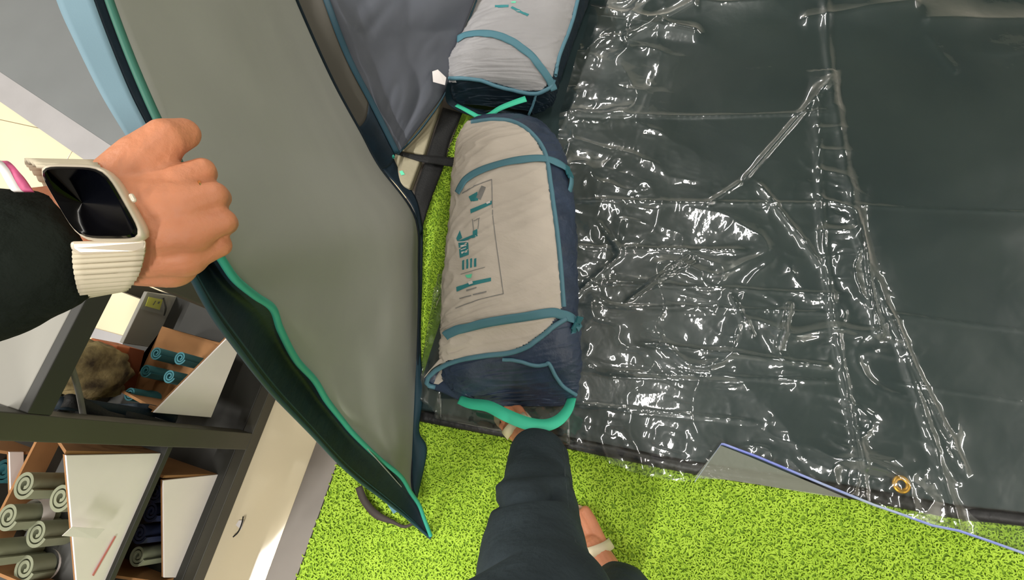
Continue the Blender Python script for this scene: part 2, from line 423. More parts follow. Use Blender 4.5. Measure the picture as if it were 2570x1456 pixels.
# folded-map lines, running across the sheet
creases = [((1440, 292), (1580, 300), 6, .003), ((1560, 300), (2090, 285), 5, .003), ((1440, 508), (2080, 515), 6, .004), ((2130, 518), (2700, 540), 5, .002),
           ((1440, 625), (1870, 632), 7, .005), ((1450, 708), (2120, 745), 7, .004), ((1450, 768), (1720, 776), 6, .003), ((1680, 770), (2100, 790), 6, .003),
           ((1600, 860), (2100, 925), 9, .006), ((1500, 935), (2100, 960), 8, .004), ((1430, 1012), (1900, 1060), 8, .004),
           ((2230, 790), (2700, 850), 6, .002), ((2230, 960), (2700, 1030), 5, .002), ((1900, 460), (2060, 670), 8, .006), ((2090, 195), (1860, 460), 10, .006),
           ((1860, 460), (1770, 520), 8, .005), ((1735, 640), (1570, 760), 6, .006), ((1750, 655), (1590, 745), 4, .004),
           ((2150, 560), (2200, 860), 8, .006), ((2210, 760), (2420, 1190), 9, .006), ((1980, 760), (1950, 880), 8, .007),
           ((1500, 560), (1560, 640), 8, .004), ((1830, 740), (1890, 850), 7, .004), ((1560, 640), (1440, 745), 7, .005),
           ((1750, 20), (1560, 110), 16, .012), ((2000, 60), (2300, 20), 22, .007), ((1460, 40), (1760, 90), 16, .012), ((2300, 60), (2700, 50), 26, .006), ((2320, 90), (2400, 190), 20, .002)]
cr = sum(crease(*c) for c in creases)
toprow = 1 / (1 + np.exp((V_ - 70) / 25))
tarp_h += 0.5 * cr + toprow * 0.03 * ridged(wx * 2.0, wy * 5, 8)
tarp_h += 0.004 * np.exp(-((U_ - lineA) / 9) ** 2) * (V_ > 250)
tarp_h += 0.005 * np.exp(-((U_ - lineB) / 12) ** 2)
# the tarpaulin's outline on the floor
LE = [(-0.9, 9.9)]
def cut_grid(name, Hh, poly, m, parent=None, extra=None):
    inside = inpoly(UV, poly)
    if extra is not None: inside &= extra
    n, k = GX.shape
    idx = np.arange(n * k).reshape(n, k)
    q = inside[:-1, :-1] & inside[1:, :-1] & inside[1:, 1:] & inside[:-1, 1:]
    Fq = np.stack([idx[:-1, :-1][q], idx[1:, :-1][q], idx[1:, 1:][q], idx[:-1, 1:][q]], 1)
    used = np.unique(Fq); rm = np.zeros(n * k, np.int64); rm[used] = np.arange(len(used))
    V = np.stack([GX, GY, Hh], -1).reshape(-1, 3)[used]
    return mknp(name, V, rm[Fq], m, parent)
tarp = empty('tarpaulin', PZ(1900, 700, 0), 'large dark green tarpaulin spread flat over the turf with fold creases', 'tarpaulin')
tarp_surf = cut_grid('sheet', tarp_h, tarp_poly, MT['tarp'], tarp)
hem = []
for (u, v) in [(1052, 1058), (1200, 1086), (1450, 1132), (1760, 1194), (2100, 1247), (2400, 1302), (2570, 1322), (2900, 1372), (3600, 1404)]:
    hem.append(PZ(u, v, 0.014))
hp = spline(hem, 90); off = np.array([-tdir[1], tdir[0], 0])
g = np.stack([hp + [0, 0, -0.008], hp + [0, 0, 0.002] + off * 0.002, hp + off * 0.022 + [0, 0, 0.004], hp + off * 0.030 + [0, 0, 0.0]], 1)
g[..., 2] += 0.0015 * vnoise(g[..., 0] * 30, g[..., 1] * 60, 5)
sheet('hem', g, MT['tarpblack'], tarp, 0.001)
# brass eyelet
gc = PZ(2262, 1216, 0.020)
def torus_g(c, r1, r2, nrmv=(0, 0, 1), n=28, k=8, flat=1.0):
    nz = nrm(nrmv); ex = nrm(np.cross(nz, [0.3, 1, 0.2])); ey = np.cross(nz, ex); V = []
    for i in range(n):
        a = 2 * math.pi * i / n; e = math.cos(a) * ex + math.sin(a) * ey
        for j in range(k):
            b = 2 * math.pi * j / k; V.append(np.asarray(c) + e * (r1 + r2 * math.cos(b)) + nz * r2 * flat * math.sin(b))
    fs = [(i * k + j, ((i + 1) % n) * k + j, ((i + 1) % n) * k + (j + 1) % k, i * k + (j + 1) % k) for i in range(n) for j in range(k)]
    return V, fs
ey = mk('eyelet', *torus_g(gc, 0.0148, 0.0062, flat=0.45), MT['brass'], tarp); ey['label'] = 'yellow brass eyelet near the hem'

# clear film lying over it
crum = np.clip(band(U_, 1380, 1640, 25) * band(V_, -200, 660, 30) * 1.0
       + band(V_, 610, 1000, 25) * band(U_, 1380, 2130, 30) * 0.9
       + band(U_, 1400, 2400, 20) * band(V_, 1040, 1500, 25) * 0.95
       + np.exp(-(((U_ - (lineA + lineB) / 2) / ((lineB - lineA) * 0.5 + 12)) ** 2)) * (V_ > 180) * 0.9
       + band(U_, 1640, 2060, 40) * band(V_, 400, 620, 40) * 0.45, 0, 1)
crum = crum + 0.05
crum += 0.9 * np.exp(-((U_ - 2190) / 70) ** 2 - ((V_ - 1150) / 70) ** 2) + 0.9 * np.exp(-((U_ - 2310) / 50) ** 2 - ((V_ - 1270) / 60) ** 2) + 0.8 * np.exp(-((U_ - 2100) / 45) ** 2 - ((V_ - 560) / 120) ** 2)
crum += 0.6 * np.exp(-((U_ - 1500) / 70) ** 2 - ((V_ - 1110) / 40) ** 2) + 0.5 * np.exp(-((U_ - 1600) / 160) ** 2 - ((V_ - 910) / 40) ** 2) + 0.7 * np.exp(-((U_ - 1990) / 40) ** 2 - ((V_ - 900) / 40) ** 2)
low = np.clip((V_ - 600) / 80, 0, 1)
wr = (0.015 * ridged(wx * 4.5, wy * 7.5, 11) + 0.007 * ridged(wx * 10 + 3, wy * 15, 12) + (1 - low) * 0.0022 * ridged(wx * 26, wy * 26, 13) + low * 0.0028 * ridged(wx * 13, wy * 34, 13) + 0.0008 * ridged(wx * 45, wy * 60, 15))
film_h = tarp_h + 0.004 + crum * wr + 0.8 * cr
film_h = np.maximum(film_h, 0.014); tarp_h = np.maximum(tarp_h, 0.0085)
film_poly = [(1440, 1128), (1520, 1160), (1600, 1192), (1680, 1208), (1742, 1210), (1810, 1114), (1900, 1148), (2000, 1190), (2100, 1232), (2190, 1268), (2250, 1290), (2330, 1318), (2400, 1332), (2480, 1358),
             (2570, 1390), (2900, 1490), (3600, 1500), (3600, -900), (1480, -900), (1480, 40), (1400, 300), (1400, 700), (1400, 1000), (1415, 1128)]
film = empty('clear_plastic_sheet', PZ(1700, 800, 0.02), 'crinkled clear plastic sheet with blue edge lying on the dark tarpaulin', 'plastic sheet')
cut_grid('film', film_h, film_poly, MT['film'], film)
def fh(p):   # film height under a floor point
    i = int(round((p[0] - gx[0]) / st)); j = int(round((p[1] - gy[0]) / st))
    i = min(max(i, 0), len(gx) - 1); j = min(max(j, 0), len(gy) - 1); return film_h[i, j]
ep = []
for (u, v) in film_poly[4:17]:
    q = PZ(u, v, 0.016); ep.append(q + [0, 0, max(0, fh(q) - 0.016)])
ep = np.array(ep); es = np.stack([np.interp(np.linspace(0, len(ep) - 1, 160), np.arange(len(ep)), ep[:, k_]) for k_ in range(3)], 1)
e_in = es.copy(); e_in[:, 1] += 0.0035
g = np.stack([es + [0, -0.002, -0.001], e_in + [0, 0, 0.002]], 1)
edge = sheet('edge', g, MT['filmedge'], film, 0.0006); edge['label'] = 'blue glinting cut edge'
# flat second layer of film folded back at its notch, reflected light painted milky
fp = [(1742, 1200), (1808, 1118), (1880, 1146), (1960, 1180), (2060, 1222), (2130, 1252), (2040, 1240), (1900, 1216), (1820, 1204)]
vs = [PZ(u, v, 0.0235) for u, v in fp]
ff = mk('folded_corner', vs, [tuple(range(len(vs)))], MT['filmflap'], film, False); ff['label'] = 'flat triangle of film, its reflected light painted milky'
# creases of clear film bridging bag edge (left hand side wrinkles beside the bag)
lp = [(1075, 720), (1100, 690), (1120, 760), (1110, 850), (1085, 900), (1065, 880)]

# black fold of tarpaulin sticking out at the left of the bag, glossy
def blob_sheet(name, polyL, polyR, m, parent, amp=0.006, n=40, k=14, sc=30, thick=0.001):
    g = loft2([PZ(*p) for p in polyL], [PZ(*p) for p in polyR], n, k)
    g[..., 2] += amp * np.abs(vnoise(g[..., 0] * sc, g[..., 1] * sc, 21)) + amp * 0.4 * np.abs(vnoise(g[..., 0] * sc * 2.7, g[..., 1] * sc * 2.7, 22))
    return sheet(name, g, m, parent, thick)
blob_sheet('film_tongue', [(1100, 690, .03), (1085, 760, .03), (1070, 850, .03), (1062, 900, .02), (1050, 1000, .02)],
           [(1125, 690, .04), (1125, 770, .05), (1120, 860, .04), (1110, 930, .03), (1110, 1050, .02)], MT['film'], film, 0.012)
blob_sheet('film_tongue', [(1095, 1000, .02), (1090, 1050, .02)], [(1430, 1010, .03), (1430, 1118, .02)], MT['film'], film, 0.004, 14, 50)

# ---------------------------------------------------------------- tent bags
def section_surface(secs, n=120, k=72, wr=0.003, seed=0, pw=0.8):
    # secs: (uL, vL, uR, vR, height) ; ends at about half height
    L = spline([PZ(s[0], s[1], s[4] * 0.45) for s in secs], n); Rr = spline([PZ(s[2], s[3], s[4] * 0.45) for s in secs], n)
    hs = spline([[s[4]] for s in secs], n)[:, 0]
    g = np.zeros((n, k, 3))
    for i in range(n):
        c = (L[i] + Rr[i]) / 2; c[2] = 0; e = (Rr[i] - L[i]) / 2; e[2] = 0
        for j in range(k):
            a = 2 * math.pi * j / k
            cs, sn = math.cos(a), math.sin(a)
            x = math.copysign(abs(cs) ** pw, cs); z = math.copysign(abs(sn) ** pw, sn)
            g[i, j] = c + e * x + np.array([0, 0, hs[i] * (0.5 + 0.5 * z) + 0.016])
    s = np.arange(n)[:, None] / n * 14; t = np.arange(k)[None, :] / k
    nn = vnoise(s + np.cos(t * 6.283) * 1.3 + 9, np.sin(t * 6.283) * 1.8 + 5 + s * 0.2, seed) + 0.5 * vnoise(s * 2.4 + 3, np.cos(t * 6.283) * 4 + 8 + s, seed + 1)
    ctr = g.mean(1, keepdims=True); dirn = g - ctr; dirn /= np.linalg.norm(dirn, axis=-1, keepdims=True) + 1e-9
    end = np.clip((np.arange(n)[:, None] / n - 0.80) * 9, 0, 1)
    rum = 0.7 * np.abs(vnoise(s * 3.1 + np.cos(t * 6.283) * 3, np.sin(t * 6.283) * 5 + s * 1.5, seed + 2)) + 0.5 * np.abs(vnoise(s * 5.2 - t * 9, np.sin(t * 6.283) * 8 + 3, seed + 3))
    nn = nn + 0.8 * (1 - np.abs(vnoise(s * 4.5 + np.cos(t * 6.283) * 4, np.sin(t * 6.283) * 4 - s * 1.2, seed + 6))) ** 4
    g += dirn * (wr * nn - end * 0.016 * rum)[..., None]
    g[..., 2] = np.maximum(g[..., 2], 0.015)
    return g
def bvh_of(g, wrap=True):
    n, k = g.shape[:2]
    fs = gridfaces(n, k, wrap) + [tuple(range(k))[::-1], tuple(range((n - 1) * k, n * k))]
    return BVHTree.FromPolygons([tuple(p) for p in g.reshape(-1, 3)], fs), fs
def hit(bvh, u, v, off=0.0):
    r = ray(u, v); h, nn, i, dd = bvh.ray_cast(Vector(CAM), Vector(r))
    if h is None: return None, None
    nn = np.array(nn)
    if nn.dot(r) > 0: nn = -nn
    return np.array(h) + nn * off, nn
def drape_line(bvh, pts, n, off):
    out, nn = [], []
    for (u, v) in spline(pts, n):
        h, q = hit(bvh, u, v, off)
        if h is not None: out.append(h); nn.append(q)
    return np.array(out), np.array(nn)
def smooth_path(p, it=3):
    p = p.copy()
    for _ in range(it): p[1:-1] = (p[:-2] + 2 * p[1:-1] + p[2:]) / 4
    return p
def strap_on(name, bvh, pts, width, m, parent, off=0.003, n=60, tail=None, thick=0.0018):
    p, nn = drape_line(bvh, pts, n, off); p = smooth_path(p, 4); nn = smooth_path(nn, 4)
    t = np.gradient(p, axis=0); s = np.cross(nn, t); s /= np.linalg.norm(s, axis=1, keepdims=True)
    if tail is not None:
        for q in tail:
            p = np.vstack([p, q]); s = np.vstack([s, s[-1]]); nn = np.vstack([nn, nn[-1]])
    k = np.linspace(-0.5, 0.5, 5)
    g = p[:, None] + s[:, None] * (k * width)[None, :, None]
    return sheet(name, g, m, parent, thick)
def decal(name, bvh, quad, m, parent, off=0.0035, n=10, k=5):
    q = np.array(quad, float); g = []
    for i in range(n):
        a = i / (n - 1); row = []
        for j in range(k):
            b = j / (k - 1)
            uv = (q[0] * (1 - a) + q[1] * a) * (1 - b) + (q[3] * (1 - a) + q[2] * a) * b
            h, _ = hit(bvh, uv[0], uv[1], off)
            if h is None: h, _ = hit(bvh, uv[0] + 12, uv[1], off)
            if h is None: return None
            row.append(h)
        g.append(row)
    g = np.array(g)
    return g
def decals(name, bvh, quads, m, parent, off=0.0035):
    o = None
    for q in quads:
        g = decal(name, bvh, q, m, parent, off)
        if g is not None: o = mk(name, list(g.reshape(-1, 3)), gridfaces(g.shape[0], g.shape[1]), m, parent)
    return o if o is not None else {}
def lineq(a, b, wpx):
    a, b = np.array(a, float), np.array(b, float); d = nrm(b - a); s = np.array([-d[1], d[0]]) * wpx / 2
    return [a - s, b - s, b + s, a + s]
def patch(name, g, poly, m, parent, off=0.0015, hidden_left=True):
    # copy of the body's faces whose outline falls inside poly, slightly proud
    n, k = g.shape[:2]
    uv = proj(g)
    ctr = g.mean(1, keepdims=True); dr = g - ctr; dr /= np.linalg.norm(dr, axis=-1, keepdims=True) + 1e-9
    vis = (np.sum(dr * (CAM - g), -1) > 0)
    ins = inpoly(uv, poly) & vis
    left = (g[..., 0] < ctr[..., 0]) & (~vis)
    v0 = uv[..., 1]
    if hidden_left: ins |= left & (v0 < max(p[1] for p in poly) - 20)
    G = g + dr * off
    idx = np.arange(n * k).reshape(n, k); j2 = (np.arange(k) + 1) % k
    q = ins[:-1] & ins[1:] & ins[:-1][:, j2] & ins[1:][:, j2]
    Fq = np.stack([idx[:-1][q], idx[1:][q], idx[1:][:, j2][q], idx[:-1][:, j2][q]], 1)
    used = np.unique(Fq); rm = np.zeros(n * k, np.int64); rm[used] = np.arange(len(used))
    o = mknp(name, G.reshape(-1, 3)[used], rm[Fq], m, parent)
    sm = o.modifiers.new('thickness', 'SOLIDIFY'); sm.thickness = 0.001; sm.offset = -1
    return o

secs1 = [(1215, 322, 1310, 320, .05), (1180, 336, 1362, 330, .14), (1158, 385, 1402, 378, .20), (1148, 450, 1424, 440, .225), (1140, 560, 1440, 550, .235),
         (1130, 680, 1448, 670, .23), (1122, 800, 1452, 790, .21), (1120, 850, 1456, 850, .19), (1112, 905, 1457, 925, .15), (1118, 960, 1452, 978, .10),
         (1165, 1000, 1440, 1008, .055), (1215, 1022, 1405, 1022, .03)]
bag = empty('tent_bag', PZ(1290, 680, 0.0), 'stuffed beige and navy tent carry bag with printed panel, nearest the foot', 'bag')
g1 = section_surface(secs1, 330, 190, 0.0045, 31)
bv1, fs1 = bvh_of(g1)
mk('body', g1.reshape(-1, 3), fs1, MT['bagnavy'], bag)
pp = [(1380, 466), (1390, 540), (1402, 640), (1413, 770), (1380, 822), (1330, 862), (1285, 885), (1220, 892), (1160, 900), (1080, 915), (980, 940), (980, 280), (1180, 303), (1240, 296), (1290, 303), (1335, 335), (1368, 390)]
patch('top_panel', g1, pp, MT['bagbeige'], bag)['label'] = 'beige panel with teal print'
def pipe_on(name, bvh, pts, r, m, parent, n=80, extra=None, off=0.003):
    p, _ = drape_line(bvh, pts, n, off)
    if extra is not None: p = np.vstack([p, np.array(extra)])
    p = smooth_path(p, 3)
    return tube(name, p, r, m, parent)
pipe_on('piping', bv1, [(1185, 309), (1240, 303), (1290, 309), (1335, 338), (1368, 388), (1381, 466), (1391, 540), (1403, 640), (1413, 770)], 0.0062, MT['bpiping'], bag)
pipe_on('piping', bv1, [(1420, 800), (1385, 822), (1335, 862), (1285, 884), (1220, 892), (1170, 899)], 0.0065, MT['bpiping'], bag,
        extra=[PZ(1125, 905, .125), PZ(1085, 925, .10), PZ(1062, 950, .075), PZ(1060, 968, .055), PZ(1072, 974, .045), PZ(1092, 972, .045)])
pipe_on('piping', bv1, [(1262, 902), (1300, 905), (1340, 916), (1368, 914), (1378, 912), (1395, 944), (1415, 970), (1444, 988)], 0.005, MT['bpiping'], bag)
# loose flap of the mouth
gf = loft2([PZ(1200, 880, .150), PZ(1140, 888, .135), PZ(1110, 898, .12), PZ(1100, 905, .11)], [PZ(1200, 893, .145), PZ(1125, 906, .125), PZ(1085, 925, .10), PZ(1063, 950, .075)], 20, 8)
sheet('mouth_flap', gf, MT['bagbeige'], bag, 0.002)
gf = loft2([PZ(1180, 905, .11), PZ(1150, 925, .09), PZ(1120, 950, .07), PZ(1100, 965, .055)], [PZ(1125, 908, .09), PZ(1105, 930, .07), PZ(1092, 950, .055), PZ(1084, 962, .045)], 16, 6)
sheet('mouth_lining', gf, MT['bagbeige'], bag, 0.002)
gf = loft2([PZ(1063, 950, .07), PZ(1075, 972, .04), PZ(1110, 985, .035), PZ(1150, 1003, .03), PZ(1205, 1022, .03)], [PZ(1100, 925, .06), PZ(1120, 950, .06), PZ(1150, 975, .07), PZ(1190, 1000, .06), PZ(1230, 1015, .05)], 24, 8)
sheet('mouth_side', gf, MT['bagnavy'], bag, 0.002)
t1 = np.array([PZ(1436, 478, .08), PZ(1438, 500, .04)])
st1 = strap_on('strap', bv1, [(1152, 486), (1160, 470), (1175, 450), (1215, 428), (1290, 407), (1350, 401), (1385, 407), (1415, 424), (1430, 450)], 0.021, MT['strap'], bag, 0.007)
st2 = strap_on('strap', bv1, [(1121, 842), (1130, 836), (1160, 823), (1220, 808), (1300, 795), (1370, 786), (1410, 789), (1438, 805), (1450, 825)], 0.023, MT['strap'], bag, 0.007)
for (u, v, du, dv) in [(1422, 436, 12, 22), (1442, 812, 12, 22)]:
    h_, n_ = hit(bv1, u, v, 0.010)
    if h_ is None: continue
    b = empty if False else None
    ax = nrm(PZ(u + du, v + dv, h_[2]) - h_); ax = nrm(ax - n_ * ax.dot(n_)); sd = np.cross(n_, ax)
    parts = []
    for (a0, a1, wv) in [(-.022, -.004, .013), (-.001, .022, .0115)]:
        pol = [h_ + ax * a0 - sd * wv, h_ + ax * a1 - sd * wv * 0.8, h_ + ax * a1 + sd * wv * 0.8, h_ + ax * a0 + sd * wv]
        parts.append(prism_g(pol, -n_ * 0.006))
    for s_ in (-1, 1):
        pol = [h_ + ax * -.006 + sd * s_ * .014, h_ + ax * .014 + sd * s_ * .016, h_ + ax * .014 + sd * s_ * .011, h_ + ax * -.006 + sd * s_ * .008]
        parts.append(prism_g(pol, -n_ * 0.005))
    V, Fs = merge(parts); bo = mk('buckle', V, Fs, MT['buckle'], st1 if v < 600 else st2, False); bevel(bo, 0.0015)
    tail = [h_ + ax * .02, h_ + ax * .035 - n_ * 0.006, h_ + ax * .055 - n_ * 0.02]
    gt = np.array([[q - sd * .009, q + sd * .009] for q in spline(tail, 8)])
    sheet('strap_end', gt, MT['strap'], bag, 0.0015)
# printing
decals('print', bv1, [[(1178, 495), (1200, 483), (1201, 504), (1184, 507)], [(1182, 527), (1235, 505), (1235, 514), (1183, 537)],
       [(1147, 600), (1156, 579), (1162, 598), (1150, 606)], [(1151, 606), (1198, 586), (1200, 593), (1165, 607)], [(1188, 581), (1199, 576), (1200, 588), (1188, 590)],
       [(1152, 610), (1177, 609), (1178, 640), (1156, 648)], [(1162, 655), (1167, 653), (1167, 677), (1162, 678)], [(1172, 653), (1177, 651), (1177, 674), (1172, 675)],
       [(1181, 651), (1186, 649), (1186, 672), (1181, 673)], [(1191, 650), (1197, 648), (1197, 670), (1191, 671)],
       [(1147, 722), (1190, 706), (1190, 716), (1148, 732)], [(1190, 706), (1233, 697), (1233, 706), (1190, 716)]], MT['print'], bag)
decals('print', bv1, [lineq((1235, 452), (1237, 540), 2), lineq((1237, 540), (1247, 620), 2), lineq((1247, 620), (1264, 738), 2), lineq((1235, 452), (1195, 466), 2), lineq((1195, 466), (1162, 486), 2),
       lineq((1265, 738), (1200, 752), 2.2), lineq((1200, 752), (1145, 774), 2.2), lineq((1218, 671), (1158, 689), 1.5), lineq((1172, 730), (1197, 722), 3), lineq((1188, 740), (1222, 733), 3.5), lineq((1155, 750), (1184, 742), 2.5),
       lineq((1202, 500), (1215, 470), 12), lineq((1190, 556), (1205, 548), 2), lineq((1187, 552), (1190, 580), 2), lineq((1203, 548), (1201, 576), 2)], MT['printgrey'], bag)
decals('print', bv1, [[(1169, 691), (1187, 688), (1184, 698), (1174, 698)]], MT['printmint'], bag)['label'] = 'small mint green icon'
decals('print', bv1, [lineq((1153, 609), (1177, 607), 2.5), lineq((1158, 628), (1172, 624), 2), lineq((1160, 636), (1174, 632), 2), lineq((1158, 620), (1172, 616), 2), lineq((1178, 712), (1188, 708), 8), lineq((1222, 512), (1231, 508), 5)], MT['paper'], bag, 0.0045)
# mint handle
hc = [PZ(1152, 1003, .05), PZ(1180, 1013, .075), PZ(1225, 1020, .10), PZ(1270, 1042, .12), PZ(1320, 1062, .125), PZ(1365, 1068, .12), PZ(1400, 1056, .11), PZ(1424, 1030, .09), PZ(1436, 998, .06)]
cs = spline(hc, 60); tg = np.gradient(cs, axis=0); tg /= np.linalg.norm(tg, axis=1, keepdims=True)
sd = np.cross(tg, np.array([0, 0, 1.0])); sd /= np.linalg.norm(sd, axis=1, keepdims=True)
tw = np.linspace(0.2, 0.9, 60)[:, None]; wv = 0.0165 * (0.55 + 0.45 * np.sin(np.linspace(0.3, 2.6, 60)))[:, None]
upv = np.array([0, 0, 1.0])[None]
sdt = sd * np.cos(tw * 0.7) + upv * np.sin(tw * 0.7)
g = np.stack([cs - sdt * wv, cs, cs + sdt * wv], 1)
h = sheet('handle', g, MT['mint'], bag, 0.002); h['label'] = 'mint green webbing carry handle'

# the second bag, further away
bag2 = empty('tent_bag', PZ(1290, 0, 0.0), 'light grey tent carry bag with its dark mouth open, behind the beige one', 'bag')
secs2 = [(1350, -330, 1600, -310, .16), (1290, -180, 1545, -165, .2), (1240, -60, 1500, -45, .2), (1200, 40, 1462, 50, .2), (1160, 120, 1432, 135, .19), (1135, 175, 1405, 205, .175),
         (1122, 215, 1394, 245, .14), (1120, 245, 1385, 270, .10), (1135, 275, 1345, 295, .04)]
g2 = section_surface(secs2, 260, 170, 0.0045, 57)
bv2, fs2 = bvh_of(g2)
mk('body', g2.reshape(-1, 3), fs2, MT['navy'], bag2)
pp2 = [(1120, 200), (1150, 195), (1210, 200), (1245, 212), (1300, 228), (1360, 228), (1385, 200), (1398, 150), (1432, 60), (1455, -30), (1560, -500), (1000, -500), (1000, 200)]
patch('top_panel', g2, pp2, MT['baggrey'], bag2)['label'] = 'light grey upper panel'
pipe_on('piping', bv2, [(1128, 196), (1170, 196), (1210, 202), (1245, 214), (1300, 229), (1345, 234), (1378, 220), (1390, 200)], 0.006, MT['bpiping'], bag2)
pipe_on('piping', bv2, [(1392, 190), (1402, 140), (1432, 60), (1458, -40)], 0.006, MT['bpiping'], bag2)
pipe_on('piping', bv2, [(1345, 236), (1338, 262), (1328, 285)], 0.004, MT['bpiping'], bag2)
strap_on('strap', bv2, [(1152, 100), (1175, 90), (1225, 87), (1270, 98), (1310, 122), (1345, 155), (1375, 195), (1388, 225)], 0.021, MT['strap'], bag2, 0.007)
decals('print', bv2, [[(1243, 14), (1277, 14), (1277, 20), (1243, 20)], [(1286, 17), (1328, 38), (1323, 43), (1282, 22)]], MT['print'], bag2)
decals('print', bv2, [[(1283, 5), (1296, 5), (1294, 10), (1284, 10)]], MT['printmint'], bag2)
hc = [PZ(1145, 264, .06), PZ(1165, 274, .08), PZ(1185, 285, .09), PZ(1202, 293, .09), PZ(1225, 290, .10), PZ(1255, 272, .115), PZ(1290, 258, .12), PZ(1320, 248, .12)]
cs = spline(hc, 40); wv = np.interp(np.linspace(0, 1, 40), [0, .4, 1], [.006, .007, .010])[:, None]
tg = np.gradient(cs, axis=0); sd = np.cross(tg, [0, 0, 1.0]); sd /= np.linalg.norm(sd, axis=1, keepdims=True)
h = sheet('handle', np.stack([cs - sd * wv, cs + sd * wv], 1), MT['mint'], bag2, 0.002); h['label'] = 'mint green webbing carry handle'
# open mouth rim
gm = loft2([PZ(1124, 205, .15), PZ(1118, 235, .11), PZ(1125, 262, .07), PZ(1165, 285, .05), PZ(1230, 300, .05), PZ(1330, 300, .05)],
           [PZ(1132, 210, .12), PZ(1132, 235, .09), PZ(1145, 255, .06), PZ(1190, 272, .05), PZ(1235, 285, .04), PZ(1320, 290, .03)], 30, 5)
sheet('mouth_rim', gm, MT['navy'], bag2, 0.002)
lab = [PZ(1085, 180, .17), PZ(1099, 175, .17), PZ(1120, 195, .16), PZ(1117, 214, .16), PZ(1087, 206, .165)]
lo = prism('care_label', lab, (0, 0, .001), MT['paper'], bag2); lo['label'] = 'white care label'

# ---------------------------------------------------------------- tent being lifted
tent = empty('tent', PZ(1000, 900, 0.0), 'collapsed grey tent with navy and green edging, its side lifted by the hand', 'tent')
Rt = [PZ(640, -300, .85), PZ(700, -120, .7), PZ(742, 0, .60), PZ(832, 200, .40), PZ(905, 335, .26), PZ(950, 418, .18), PZ(1040, 545, .08), PZ(1050, 680, .045), PZ(1048, 850, .03), PZ(1042, 1000, .025), PZ(1036, 1130, .025), PZ(1032, 1215, .03), PZ(1042, 1256, .04)]
Lt = [P(150, -300, .37), P(238, -120, .36), P(274, 0, .355), P(340, 170, .35), P(400, 325, .345), P(470, 480, .34), P(548, 640, .37), P(620, 735, .44), P(690, 800, .52), P(735, 890, .62), P(812, 985, .78), P(892, 1092, .98), P(1038, 1256, 1.34)]
def bul(s, t):
    z = 0.020 * vnoise(s * 5 + 2, t * 3 + 4, 71) + 0.008 * vnoise(s * 11, t * 8, 72)
    b = (z * np.sin(math.pi * t) ** 0.7)
    return b[..., None] * np.array([0.6, -0.2, 0.5]) - (np.sin(math.pi * t) * 0.05 * np.sin(math.pi * s))[..., None] * np.array([0.4, 0, 0.6])
g = loft2(Lt, Rt, 110, 60, bul)
main = sheet('side_panel', g, MT['tentgrey'], tent, 0.0015); main['label'] = 'large grey fabric panel'
tube('panel_hem', spline([p + np.array([.002, 0, .002]) for p in Rt], 90), 0.0045, MT['navy'], tent)
# green piping, lower run with waves
lowp = [(505, 600, .345), (548, 640, .365), (590, 700, .40), (640, 742, .45), (685, 775, .50), (705, 830, .55), (745, 905, .63), (790, 955, .72), (820, 1005, .80), (855, 1050, .90), (890, 1092, .98), (950, 1150, 1.12), (1005, 1195, 1.22), (1030, 1235, 1.28), (1052, 1268, 1.315), (1064, 1300, 1.33), (1081, 1345, 1.345)]
pl = [P(u, v, d - .004) for u, v, d in lowp]
ps = spline(pl, 140)
wd = np.interp(np.linspace(0, 1, 140), [0, .25, .5, 1], [.0026, .0036, .0046, .0050])
tube('green_piping', ps, wd, MT['piping'], tent)['label'] = 'wavy green teal piping'
out = [(470, 655, .35), (488, 700, .36), (540, 795, .40), (600, 878, .47), (655, 950, .56), (700, 1002, .64), (780, 1085, .80), (850, 1160, .96), (900, 1205, 1.08), (950, 1243, 1.18), (1020, 1298, 1.30), (1080, 1350, 1.350)]
A = [P(*q) for q in out]
midp = [P(q[0], q[1], q[2] + .035) for q in [(505, 640, .35), (560, 720, .38), (640, 800, .46), (700, 880, .57), (760, 960, .70), (820, 1040, .84), (890, 1120, 1.0), (960, 1190, 1.14), (1030, 1262, 1.27), (1078, 1342, 1.312)]]
a_, m_, b_ = spline(A, 120), spline(midp, 120), spline(pl, 120)
g = np.array([spline([a_[i], m_[i], b_[i]], 12) for i in range(120)])
sheet('navy_skirt', g, MT['navy'], tent, 0.0015)['label'] = 'dark navy inner skirt'
tube('skirt_hem', spline([p + np.array([0, 0, .001]) for p in A], 120), np.interp(np.linspace(0, 1, 120), [0, 1], [.0022, .0038]), MT['navyteal'], tent)
# a second hem ridge along the skirt
rid = [a_[i] * 0.82 + m_[i] * 0.18 + [0, 0, 0.002] for i in range(0, 120)]
tube('skirt_hem', np.array(rid), 0.0016, MT['navyteal'], tent, 6)
# upper border: pale blue tape, black gap, dark green piping
bo = [P(95, -160, .35), P(142, 0, .345), P(190, 110, .34), P(255, 240, .335), P(325, 355, .335), P(370, 420, .34)]
bi = [P(180, -160, .352), P(235, 0, .348), P(280, 120, .345), P(330, 240, .34), P(385, 345, .34), P(425, 410, .345)]
sheet('border_tape', loft2(bo, bi, 40, 6), MT['paleblue'], tent, 0.0012)['label'] = 'pale blue border tape'
bk = [P(212, -160, .36), P(262, 0, .356), P(310, 130, .352), P(360, 240, .347), P(405, 330, .347), P(450, 420, .35)]
sheet('border_channel', loft2([p + 0.003 * ray(300, 200) for p in bi], bk, 40, 6), MT['navy'], tent, 0.0012)
gpl = [P(222, -160, .354), P(274, 0, .35), P(322, 130, .346), P(368, 240, .342), P(405, 320, .342), P(450, 410, .345)]
tube('border_piping', spline(gpl, 50), 0.0027, MT['darkgreen'], tent)
